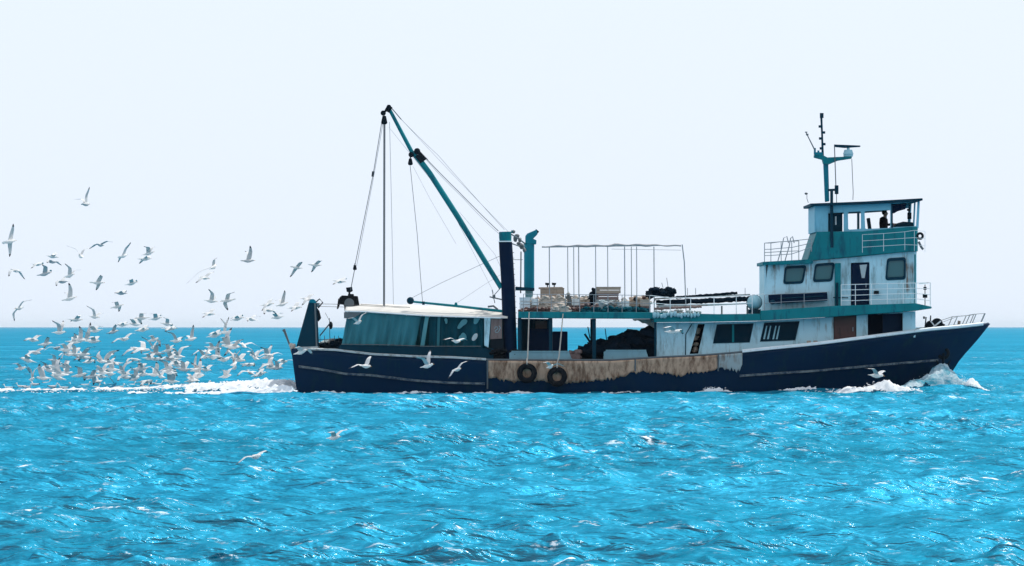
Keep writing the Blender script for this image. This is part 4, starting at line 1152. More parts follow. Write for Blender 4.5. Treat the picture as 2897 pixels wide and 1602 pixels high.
for k in range(5): mb.box(X(1530,yl), X(1595,yl), yl-.02, yl-.002, Z(880-k*13,yl)+.02, Z(880-(k+1)*13,yl))
part(mb, 'body', M['tan'], t)
mb = MB(); mb.prism(poly([(1524,813),(1590,812),(1598,817),(1524,818)], yl), yl-.06, yl+1.05); part(mb, 'lid', M['tan'], t, bevel=.01)
for px in (1549, 1568):
    tf = thing('floodlight', 'small dark floodlight on the tan locker lid, ' + ('nearer the derrick column' if px < 1560 else 'nearer the awning posts'), 'floodlight', tuple(P(px,812,yl+.4)), 'floodlights on the locker')
    mb = MB(); mb.prism(poly([(px-7,800),(px+6,801),(px+4,807),(px-6,807)], yl+.4), yl+.3, yl+.5); part(mb, 'lamp_head', M['dark'], tf, bevel=.01)
    mb = MB(); mb.tube([P(px,807,yl+.4), P(px,812.5,yl+.4)], .03, 6); part(mb, 'bracket', M['grey'], tf)
crate(1686,1756,812,830,D+1.5,1.0,M['tan'],'long tan crate topmost on the second cargo stack behind the awning posts','fish_crate','crate',gc)
crate(1690,1750,830.3,848,D+1.5,1.0,M['pinkbrown'],'brown crate directly under the long tan crate of the second cargo stack','fish_crate','crate',gc)
crate(1688,1752,848.3,866,D+1.5,1.0,M['patchwhite'],'pale crate third from the top of the second cargo stack','fish_crate','crate',gc)
crate(1688,1752,866.3,883,D+1.5,1.0,M['tan'],'tan crate at the bottom of the second cargo stack','fish_crate','crate',gc)
heap('net_pile', [(1668,846),(1674,832),(1680,820),(1686,816),(1690,826)], 880, D+2.2, .8, M['net'], 'dark net pile leaning against the second cargo stack', 'fishing net', 30, 4, (.07,.12))
heap('net_pile', [(1832,828),(1845,816),(1862,812),(1880,820),(1890,813),(1903,815),(1908,826)], 840, D+1.6, .8, M['net'], 'spiky dark net pile beside the aftermost ends of the long rolled nets', 'fishing net', 60, 5, (.05,.12))
mb = MB()
for i in range(9):
    a = 1836+i*7; mb.tube([P(a,834,D+1.5), P(a+16,816+random.uniform(-3,4),D+1.5)], [.06,.02], 6)
tag(recenter(mb.build('pole_bundle', M['dark'])), 'bundle of short dark poles slanting on the spiky net pile', 'poles')
heap('net_pile', [(1640,876),(1655,868),(1690,872),(1720,866),(1750,872),(1790,870),(1838,874)], 884, D+.9, .5, M['curtaindark'], 'low dark teal tarpaulin heap along the upper deck edge', 'tarpaulin', 70, 6, (.06,.12))
heap('rope_heap', [(1560,874),(1572,862),(1590,854),(1602,860),(1612,874)], 884, D+.62, .3, M['rope'], 'pale rope heap on the deck edge above the forward tyre rope', 'rope', 30, 7, (.05,.09))
heap('rope_heap', [(1744,876),(1752,868),(1768,862),(1782,868),(1790,876)], 884, D+2.9, .4, M['rope'], 'pale rope heap behind the dark teal tarpaulin heap', 'rope', 24, 17, (.05,.09))
cols = {'white': 'caplight', 'grey': 'grey', 'tan': 'tan', 'brown': 'pinkbrown', 'pale blue': 'raft', 'dark': 'dark', 'dirty cream': 'rope', 'dark red': 'brown'}
rk_ = random.Random(21)
spots = []
px = 1470
row = [('white',1470,1500,846,882),('dirty cream',1503,1527,852,882),('grey',1598,1622,848,864),('brown',1600,1636,864.4,882),('white',1624,1648,846,864),('dark red',1638,1668,866,882),
       ('pale blue',1533,1550,0,0)]
more = [('white','tall white crate beside the derrick column on the upper deck',1470,1500,842,883,1.0),
        ('brown','brown crate low behind the tall white crate',1478,1512,866,883,2.4),
        ('dirty cream','cream crate between the tall white crate and the timber locker',1503,1527,850,883,1.0),
        ('grey','upright grey crate forward of the timber locker',1599,1616,838,864,1.8),
        ('white','white crate standing on the brown one just forward of the locker',1618,1640,846,864,1.8),
        ('brown','wide brown crate under the grey and white pair forward of the locker',1598,1641,864.3,883,1.8),
        ('dark red','dark red crate against the foot of the dark net pile',1643,1668,864,883,1.5),
        ('tan','tan crate stacked on the dark red one beside the dark net pile',1644,1668,848,863.7,1.5),
        ('white','small white crate on the deck just forward of the second cargo stack',1757,1780,852,867,1.7),
        ('pale blue','pale blue crate under the small white one forward of the second stack',1756,1784,867.3,883,1.7),
        ('tan','tan crate in the middle of the forward crate row',1786,1808,852,867,1.9),
        ('dark','black crate under the tan one in the forward crate row',1785,1812,867.3,883,1.9),
        ('dirty cream','cream crate tilted beside the aft ends of the rolled nets',1812,1836,848,866,1.6),
        ('brown','brown crate under the tilted cream crate beside the rolled nets',1813,1840,866.3,884,1.6),
        ('white','white crate behind the bottom of the timber locker, seen past its forward side',1576,1600,866,883,3.2),
        ('tan','tan crate under the forward rope heap behind the railing',1655,1680,866,882,3.2)]
for c, lab, a, b, t0, b0, dy in more:
    crate(a, b, t0, b0, D+dy, .7, M[cols[c]], lab, 'fish_crate', 'crate', gc)
heap('net_pile', [(1472,878),(1484,870),(1500,874),(1520,868),(1545,872),(1560,870)], 884, D+.75, .3, M['brown'], 'dark red heap of net along the deck edge beside the derrick column', 'fishing net', 40, 31, (.05,.09))
heap('net_pile', [(1604,878),(1615,869),(1628,874),(1640,870)], 884, D+.7, .3, M['brown'], 'small dark red net heap on the deck edge forward of the pale rope heap', 'fishing net', 20, 32, (.05,.08))
heap('net_pile', [(1782,846),(1792,838),(1806,842),(1822,838),(1836,842)], 868, D+3.2, .5, M['tan'], 'tan net heap behind the forward crate row', 'fishing net', 36, 33, (.06,.1))
heap('net_pile', [(1600,850),(1615,838),(1640,842),(1660,836),(1672,846)], 884, D+3.4, .5, M['grey'], 'grey net heap behind the crates between locker and second stack', 'fishing net', 50, 34, (.06,.1))
heap('net_pile', [(1474,856),(1486,846),(1500,850),(1522,842),(1534,852)], 884, D+3.6, .5, M['rope'], 'cream net heap behind the tall white crate, next to the funnel foot', 'fishing net', 50, 41, (.05,.09))
heap('net_pile', [(1598,850),(1612,842),(1630,848),(1652,838),(1684,846)], 884, D+3.0, .5, M['rope'], 'cream net heap between the timber locker and the second cargo stack', 'fishing net', 70, 42, (.05,.09))
heap('net_pile', [(1750,852),(1764,842),(1782,850),(1806,840),(1840,850)], 884, D+2.9, .5, M['rope'], 'cream net heap behind the forward crate row', 'fishing net', 70, 43, (.05,.09))
heap('net_pile', [(1524,850),(1540,836),(1560,842),(1580,834),(1600,846)], 884, D+1.2, .3, M['rope'], 'cream net heap piled in front of the tan timber locker', 'fishing net', 90, 46, (.04,.07))
heap('net_pile', [(1684,862),(1700,848),(1720,856),(1740,846),(1756,860)], 884, D+1.1, .3, M['patchwhite'], 'pale grey net heap in front of the second cargo stack', 'fishing net', 70, 47, (.04,.07))
heap('net_pile', [(1640,866),(1660,856),(1676,862),(1690,858)], 884, D+1.0, .3, M['pinkbrown'], 'brown net lumps in front of the second cargo stack foot', 'fishing net', 30, 44, (.04,.07))
heap('rag_heap', [(1846,886),(1860,878),(1890,881),(1920,876),(1985,882)], 890, D+.9, .4, M['patchwhite'], 'pale rag heap under the rolled nets behind the railing', 'cloths', 50, 45, (.04,.07))
mb = MB()
for i in range(6): mb.torus(P(1514,862-i*3,D+.9), .13-.01*(i % 2), .022, axis='z', nu=20, nv=6)
tag(recenter(mb.build('rope_coil', M['white2'], smooth=True)), 'white rope coil standing in front of the cream crate', 'rope')
# floats
fl = [(1507,846,'white2','white net float on top of the cream crate'),(1522,846,'tan','brown net float on top of the cream crate'),(1608,833,'patchwhite','pale net float on top of the upright grey crate'),
      (1629,841,'rope','cream net float on the white crate forward of the locker'),(1768,847,'white2','white net float on the small white crate'),(1797,847,'dark','black net float on the tan crate of the forward row'),
      (1822,843,'brown','dark red net float on the tilted cream crate')]
for a, b, mt, lab in fl:
    mb = MB(); c = P(a,b,D+2.0 if a not in (1507,1522) else D+1.3); mb.ellipsoid(c, (.085,.085,.085), 12, 8); mb.torus(c+Vector((0,0,.085)), .025, .01, nu=10, nv=5)
    tag(recenter(mb.build('net_float', M[mt], smooth=True)), lab, 'float', 'net floats on the crates')
# long rolled nets / pipes
def roll(p0, p1, r, y, mat, lab, wob=.02, seed=1):
    rr = random.Random(seed); a, b = P(*p0, y), P(*p1, y); mb = MB()
    n = 44; mb.tube([a.lerp(b, i/n) + Vector((0, 0, rr.uniform(-wob, wob)*.5)) for i in range(n+1)], [r*(1+rr.uniform(-.15,.15)) for _ in range(n+1)], 10)
    return tag(recenter(mb.build('rolled_net', mat, smooth=True)), lab, 'rolled net', 'rolled nets lying along the upper deck')
roll((1912,842),(2086,829), .055, D+2.0, M['net'], 'thin dark rolled net lying topmost of the three on the upper deck', seed=1)
roll((1856,857),(2124,846), .105, D+1.7, M['net'], 'thick dark rolled net between the thin top one and the lowest one', .03, seed=2)
roll((1850,874),(1985,868), .05, D+1.2, M['pinkbrown'], 'brownish rolled net lowest of the three, over the teal deck edge', seed=3)
mb = MB(); mb.prism(poly([(1858,864),(2000,861),(2120,857),(2120,860.5),(2000,866),(1858,870)], D+1.7), D+1.3, D+2.1); 
for px in (1870,1950,2040,2112): mb.box(X(px,D+1.7), X(px+4,D+1.7), D+1.6, D+1.8, Z(890,D+1.7), Z(866,D+1.7))
mb.prism(poly([(1846,862),(1852,844),(1912,840),(2122,832),(2122,835),(1912,844),(1856,848)], D+2.6), D+2.5, D+2.6)
part(mb, 'net_rack', M['patchwhite'])
mb = MB()
for i in range(14):
    a = 1852 + i*9.5; mb.ellipsoid(P(a, 891+random.uniform(-3,4), D+.22), (random.uniform(.05,.1),.06,random.uniform(.06,.13)), 8, 6, .2)
o = mb.build('rag_row', M['raft'], smooth=True); tag(recenter(o), 'row of pale teal cloths hung over the teal deck edge', 'cloths')
# raft
mb = MB(); c = P(2134,856,D+1.2); mb.ellipsoid(c, (.30,.45,.31), 20, 14); 
rf = thing('life_raft', 'pale blue rounded life raft canister against the aft wall of the upper deckhouse', 'life raft', tuple(c-Vector((0,0,.31))))
part(mb, 'canister', M['raft'], rf, smooth=True)
mb = MB(); mb.torus(c, .305, .02, nu=24, nv=6); mb.box(c.x-.25, c.x+.25, c.y-.3, c.y+.3, c.z-.46, c.z-.28); part(mb, 'cradle', M['tealdark'], rf)

# ------------------------------------------------------------------ helmsman
yhm = yw + 1.9
hm = P(2500, 715, yhm)     # feet
pr = thing('person', 'person in a dark jacket standing at the helm inside the wheelhouse, facing forward', 'person', tuple(hm))
def remesh(o, v):
    r_ = o.modifiers.new('remesh', 'REMESH'); r_.mode = 'VOXEL'; r_.voxel_size = v; r_.use_smooth_shade = True
    s_ = o.modifiers.new('smooth', 'SMOOTH'); s_.iterations = 3; s_.factor = .5
q = lambda x, y, z: hm + Vector((x, y, z))
mb = MB()
mb.ellipsoid(q(.06,0,1.62), (.098,.078,.118), 16, 12); mb.ellipsoid(q(.10,0,1.56), (.065,.055,.06), 12, 8)      # skull, jaw
mb.tube([q(.155,0,1.63), q(.178,0,1.595), q(.16,0,1.58)], [.012,.018,.012], 8)                                 # nose
for sg in (-1, 1):
    mb.ellipsoid(q(.045, sg*.08, 1.61), (.022,.012,.034), 8, 6)                                               # ears
    mb.ellipsoid(q(.145, sg*.032, 1.635), (.012,.016,.010), 8, 6)                                             # brow over the eyes
mb.tube([q(.148,-.025,1.548), q(.156,0,1.55), q(.148,.025,1.548)], .009, 6)                                    # lips
mb.tube([q(.05,0,1.53), q(.03,0,1.44), q(.02,0,1.36)], [.055,.06,.09], 12)
mb.tube([q(.0,0,1.40), q(0,0,1.20), q(0,0,.98), q(0,0,.86)], [.13,.14,.125,.13], 14)
for sg in (-1, 1):
    mb.tube([q(0, sg*.17, 1.38), q(.10, sg*.23, 1.13), q(.33, sg*.19, 1.16)], [.06,.045,.033], 10)
    hand = q(.40, sg*.18, 1.18)
    mb.tube([q(.33, sg*.19, 1.16), hand], [.03,.04], 10)
    for k in range(4):
        a = hand + Vector((.025, sg*(.03-.02*k), .01)); L_ = (.07,.08,.075,.06)[k]
        mb.tube([a, a+Vector((L_*.6, 0, .005)), a+Vector((L_*.8, 0, -.03)), a+Vector((L_*.55, 0, -.05))], [.010,.009,.009,.008], 6)
    mb.tube([hand+Vector((-.02,-sg*.03,0)), hand+Vector((.015,-sg*.06,-.01)), hand+Vector((.04,-sg*.055,-.03))], [.012,.011,.009], 6)
    mb.tube([q(0, sg*.09, .90), q(.03, sg*.11, .48), q(-.02, sg*.11, .08)], [.095,.06,.042], 12)
    mb.ellipsoid(q(.05, sg*.11, .04), (.14,.05,.045), 12, 8)
bd = mb.build('body', M['skin'], pr); remesh(bd, .009)
mb = MB()
mb.ellipsoid(q(.035,0,1.645), (.112,.088,.112), 14, 10); hr = mb.build('hair', M['hair'], pr, smooth=True)
mb = MB()
mb.tube([q(.02,0,1.45), q(.0,0,1.40), q(0,0,1.20), q(0,0,.98), q(0,0,.82)], [.085,.165,.185,.165,.175], 16)
for sg in (-1, 1): mb.tube([q(0, sg*.15, 1.38), q(0, sg*.20, 1.36), q(.10, sg*.24, 1.13), q(.32, sg*.19, 1.16)], [.08,.085,.068,.05], 12)
jk = mb.build('jacket', M['jacket'], pr); remesh(jk, .016)
mb = MB(); mb.tube([q(0,0,.98), q(0,0,.84)], [.155,.16], 14)
for sg in (-1, 1): mb.tube([q(0, sg*.09, .90), q(.03, sg*.11, .48), q(-.02, sg*.11, .10)], [.115,.085,.075], 12)
tr = mb.build('trousers', M['navypost'], pr); remesh(tr, .016)

# ------------------------------------------------------------------ foam (uncountable)
fm = bpy.data.materials.new('foam'); nt, out = nodes(fm)
d1 = nt.nodes.new('ShaderNodeBsdfDiffuse'); d1.inputs[0].default_value = (.94,.95,.96,1)
t1 = nt.nodes.new('ShaderNodeBsdfTranslucent'); t1.inputs[0].default_value = (.95,.97,.98,1)
m1 = nt.nodes.new('ShaderNodeMixShader'); m1.inputs[0].default_value = .4
nt.links.new(d1.outputs[0], m1.inputs[1]); nt.links.new(t1.outputs[0], m1.inputs[2]); nt.links.new(m1.outputs[0], out.inputs[0])
from mathutils import noise as mnoise
def foam(name, patches, specs, seed, mat=None):
    """patches: churned sheets (px0, px1, y centre, half width, height, threshold); specs: loose spray lumps"""
    rr = random.Random(seed); mb = MB()
    for p0, p1, yc, hw, hf, thr, dx, dy in patches:
        xa, xb = X(p0, D+1), X(p1, D+1); nx = int(abs(xb-xa)/dx); vs_ = []; keep = []
        wmax = max(hw(i/20) for i in range(21)); ny = int(2*wmax/dy)
        for i in range(nx+1):
            t = i/nx; x = xa+(xb-xa)*t
            for j in range(ny+1):
                v = 2*j/ny-1; w = hw(t)/wmax; y = yc(t) + v*wmax
                e = 1-(v/w)**2 if w > 0 else -1
                nn = mnoise.fractal(Vector((x*1.1, y*.8, seed)), 1.0, 2.0, 5)
                n2 = mnoise.fractal(Vector((x*5, y*4, seed+9)), 1.0, 2.0, 3)
                z = -0.03 + swell(x, y) + hf(t)*max(0, e)**.6*(1+.5*nn) + .085*n2 + .04*nn
                vs_.append((x+.04*n2, y, z)); keep.append(e*.9 + nn*.9 - thr)
        o = len(mb.v); mb.v += vs_; k = ny+1
        for i in range(nx):
            for j in range(ny):
                q = (i*k+j, (i+1)*k+j, (i+1)*k+j+1, i*k+j+1)
                if sum(keep[a] for a in q) > 0: mb.f.append(tuple(o+a for a in q)); mb.m.append(0)
    ico_v = [Vector(v).normalized() for v in [(0,-.53,.85),(0,.53,.85),(0,-.53,-.85),(0,.53,-.85),(.85,0,.53),(-.85,0,.53),(.85,0,-.53),(-.85,0,-.53),(.53,.85,0),(-.53,.85,0),(.53,-.85,0),(-.53,-.85,0)]]
    ico_f = [(0,4,1),(0,1,5),(0,10,4),(0,5,11),(0,11,10),(1,4,8),(1,8,9),(1,9,5),(2,3,6),(2,7,3),(2,6,10),(2,10,11),(2,11,7),(3,8,6),(3,9,8),(3,7,9),(4,6,8),(4,10,6),(5,9,7),(5,7,11)]
    for p0, p1, yc, ys, hf, n, sz in specs:
        for _ in range(n):
            t = rr.random(); px = p0 + (p1-p0)*t
            y = yc(t) + rr.gauss(0, ys); h = hf(t); u = rr.random()**1.2
            z = -0.02 + swell(X(px, D+1), y) + h*u; s_ = rr.uniform(*sz)*(1.1-.5*u)
            c = Vector((X(px, D+1), y, z)); e = rr.uniform(.9, 1.9)
            mb.add([c + Vector((v.x*s_*e*(1+rr.uniform(-.3,.3)), v.y*s_*1.4, v.z*s_*.7*(1+rr.uniform(-.3,.3)))) for v in ico_v], ico_f)
    o = mb.build(name, mat or fm, smooth=True)
    recenter_keep(o)
    return o
def recenter_keep(o): recenter(o)
o = foam('wake_foam', [
    (842, 520, lambda t: YC+.3, lambda t: 2.6-.7*t, lambda t: min(.38, .18+1.4*t)-.16*t, .22, .07, .13),
    (600, 260, lambda t: YC+.6, lambda t: 2.2-.6*t, lambda t: .24-.08*t, .70, .09, .16),
    (300, -500, lambda t: YC+.6, lambda t: 1.6, lambda t: .15-.03*t, .86, .10, .18),
    (840, 640, lambda t: D-2.6, lambda t: 1.0, lambda t: .34-.16*t, .25, .06, .1),
    (846, 380, lambda t: D-.8-1.2*t, lambda t: .9, lambda t: .10, .5, .07, .13)],
    [(842, 540, lambda t: YC, 1.0, lambda t: .46-.16*t, 420, (.02,.06)), (560, -300, lambda t: YC, 1.4, lambda t: .16, 420, (.02,.05))], 3)
tag(o, 'white churned wake trailing left from the stern', 'foam', None, 'stuff')
def shoulder(t): return .07 + .30*math.exp(-((t-.66)/.22)**2) + .05*math.sin(t*19)**2
o = foam('bow_foam', [
    (2230, 2600, lambda t: D-1.9+.9*t*t, lambda t: .55*math.sin(min(1, t*1.6+.12)*math.pi/2)*(1 if t < .8 else max(.15, (1-t)*5)), shoulder, .10, .05, .07),
    (2050, 2300, lambda t: D-.8, lambda t: .35, lambda t: .05+.06*t, .45, .05, .07),
    (2728, 2800, lambda t: YC-2.0, lambda t: .5*math.sin(max(.05, min(.95, t))*math.pi), lambda t: .30*math.exp(-((t-.35)/.35)**2)+.02, .30, .03, .05),
    (1978, 2060, lambda t: D-.5, lambda t: .3, lambda t: .10*math.sin(t*3.1)+.01, .25, .05, .06),
    (850, 2240, lambda t: D-.45, lambda t: .22, lambda t: .04+.06*max(0, math.sin(t*31)), .55, .06, .07)],
    [(2260, 2590, lambda t: D-1.8+.8*t*t, .2, lambda t: shoulder(t)+.05, 320, (.015,.04)), (2728, 2790, lambda t: YC-.9, .25, lambda t: .40*(1-t)**1.3+.02, 500, (.008,.022)),
     (2570, 2720, lambda t: D+.4+1.3*t, .25, lambda t: .35+.3*t, 20, (.008,.014)), (1985, 2050, lambda t: D-.5, .12, lambda t: .2, 60, (.015,.04))], 4)
def plume(t): return .06 + .56*math.exp(-((t-.50)/.24)**2)
tag(o, 'white bow wave and thin foam line along the hull side', 'foam', None, 'stuff')

sp = bpy.data.materials.new('aerated bow water'); nt, out = nodes(sp)
nz = nt.nodes.new('ShaderNodeTexNoise'); nz.inputs['Scale'].default_value = 5; nz.inputs['Detail'].default_value = 9; nz.inputs['Roughness'].default_value = .7
cr = nt.nodes.new('ShaderNodeValToRGB'); cr.color_ramp.elements[0].position = .38; cr.color_ramp.elements[0].color = (.07,.40,.52,1); cr.color_ramp.elements[1].position = .62; cr.color_ramp.elements[1].color = (.80,.92,.96,1)
d1 = nt.nodes.new('ShaderNodeBsdfDiffuse'); t1 = nt.nodes.new('ShaderNodeBsdfTranslucent'); m1 = nt.nodes.new('ShaderNodeMixShader'); m1.inputs[0].default_value = .45
nt.links.new(nz.outputs[0], cr.inputs[0]); nt.links.new(cr.outputs[0], d1.inputs[0]); nt.links.new(cr.outputs[0], t1.inputs[0])
nt.links.new(d1.outputs[0], m1.inputs[1]); nt.links.new(t1.outputs[0], m1.inputs[2]); nt.links.new(m1.outputs[0], out.inputs[0])
o = foam('bow_spray', [(2545, 2790, lambda t: D+.1+2.1*min(1, t*1.5), lambda t: .85*math.sin(max(.03, min(.97, t))*math.pi)**.6, plume, -.15, .035, .05)], [], 6, sp)
tag(o, 'pale cyan sheet of water thrown up under the bow', 'spray', None, 'stuff')

# ------------------------------------------------------------------ gulls
gm = [cloth('gull white', (.88,.87,.85), .38, .06), paint('gull grey', (.52,.53,.53), .8, (.25,.26,.28), .1, 6, streak=False),
      paint('gull black', (.05,.05,.055), .8, (.06,.06,.06), .1, 6, streak=False), paint('gull bill', (.55,.30,.05), .6, (.5,.25,.04), .1, 6, streak=False)]
def gull_mesh(wl_, wr_, head_, sc=1.0, young=False):
    """wl_, wr_: wing vectors (tip - shoulder), head_: heading unit vector; body centred on origin"""
    mb = MB(); h = head_.normalized()
    span = (wr_ - wl_)
    if span.length < .05: span = Vector((0, 1, 0))
    up = h.cross(span).normalized()
    if up.z < 0: up = -up
    side = h.cross(up).normalized()
    def b(f, s_, u): return h*f*sc + side*s_*sc + up*u*sc
    prof = [(-.30,.004,.004,0),(-.24,.055,.010,0),(-.17,.040,.022,0),(-.08,.058,.055,-.005),(.02,.070,.068,-.01),(.12,.055,.056,0),(.17,.040,.042,.012),(.215,.042,.042,.025),(.25,.028,.030,.025),(.268,.010,.012,.02)]
    n = 10; vs_ = [b(f, w_*math.cos(2*math.pi*k/n), o_ + hh*math.sin(2*math.pi*k/n)) for f, w_, hh, o_ in prof for k in range(n)]
    fs = [(i*n+k, i*n+(k+1) % n, (i+1)*n+(k+1) % n, (i+1)*n+k) for i in range(len(prof)-1) for k in range(n)]
    mb.add(vs_, fs + [tuple(range(n)), tuple((len(prof)-1)*n+k for k in range(n))], 1 if young else 0)
    mb.tube([b(.262,0,.02), b(.30,0,.016), b(.318,0,.008)], [.010*sc,.008*sc,.003*sc], 6, mi=3)
    for w, sgn in ((wl_, -1), (wr_, 1)):
        L_ = w.length; d_ = w.normalized()
        ch = (h - d_*h.dot(d_)).normalized()
        nrm = ch.cross(d_).normalized()
        if nrm.z < 0: nrm = -nrm
        if abs(nrm.z) < .15 and nrm.dot(up) < 0: nrm = -nrm
        root = b(.04, 0, .03)
        secs = [(0,.085,.0,.014,0),(.15,.09,.04,.014,.0),(.32,.085,.09,.012,0),(.5,.075,.11,.010,0),(.68,.062,.085,.008,0),(.84,.045,.05,.006,1),(.95,.024,.015,.004,2),(1.0,.006,-.01,.002,2)]
        vs_ = []
        for t_, c_, arch, th_, _ in secs:
            k_ = sc
            p = root + w*t_ + nrm*arch*k_*(.9 if t_ < .6 else .8)*math.sin(min(1, t_*1.05)*math.pi)**.6*.9 + ch*(.05*math.sin(t_*2.6) - .10*max(0, t_-.5)*1.5)*k_
            vs_ += [p + ch*c_*k_, p + nrm*th_*k_ + ch*c_*.2*k_, p - ch*c_*k_, p - nrm*th_*.4*k_]
        for i in range(len(secs)-1):
            blk = 2 if secs[i+1][4] == 2 and secs[i][0] > .8 else None
            mt = 2 if blk else None
            for k in range(4):
                top = k in (0, 1)
                mi = mt if mt is not None else (1 if (top or young) else 0)
                mb.add([], [])
                nn = 4*i
                mb.f.append(tuple(len(mb.v) + a_ for a_ in (nn+k, nn+(k+1) % 4, nn+4+(k+1) % 4, nn+4+k))); mb.m.append(mi)
        mb.v += [tuple(v) for v in vs_]
    return mb
def sit_mesh(yaw):
    mb = MB(); h = Vector((math.cos(yaw), math.sin(yaw), 0)); s_ = Vector((-h.y, h.x, 0)); u = Vector((0,0,1))
    prof = [(-.27,.010,.008,.10),(-.20,.035,.025,.09),(-.10,.075,.06,.06),(.02,.085,.075,.05),(.11,.065,.065,.06),(.15,.038,.045,.11),(.165,.035,.04,.16),(.175,.04,.038,.20),(.20,.034,.03,.205),(.225,.012,.014,.20)]
    n = 10; vs_ = [h*f + s_*w_*math.cos(2*math.pi*k/n) + u*(o_ + hh*math.sin(2*math.pi*k/n)) for f, w_, hh, o_ in prof for k in range(n)]
    fs, ms = [], []
    for i in range(len(prof)-1):
        for k in range(n):
            fs.append((i*n+k, i*n+(k+1) % n, (i+1)*n+(k+1) % n, (i+1)*n+k)); ms.append(2 if i < 1 else (1 if i < 4 and k in (0,1,2,3,4,5) else 0))
    mb.v = [tuple(v) for v in vs_]; mb.f = fs; mb.m = ms
    mb.tube([h*.22+u*.2, h*.26+u*.195, h*.275+u*.187], [.009,.008,.003], 6, mi=3)
    return mb
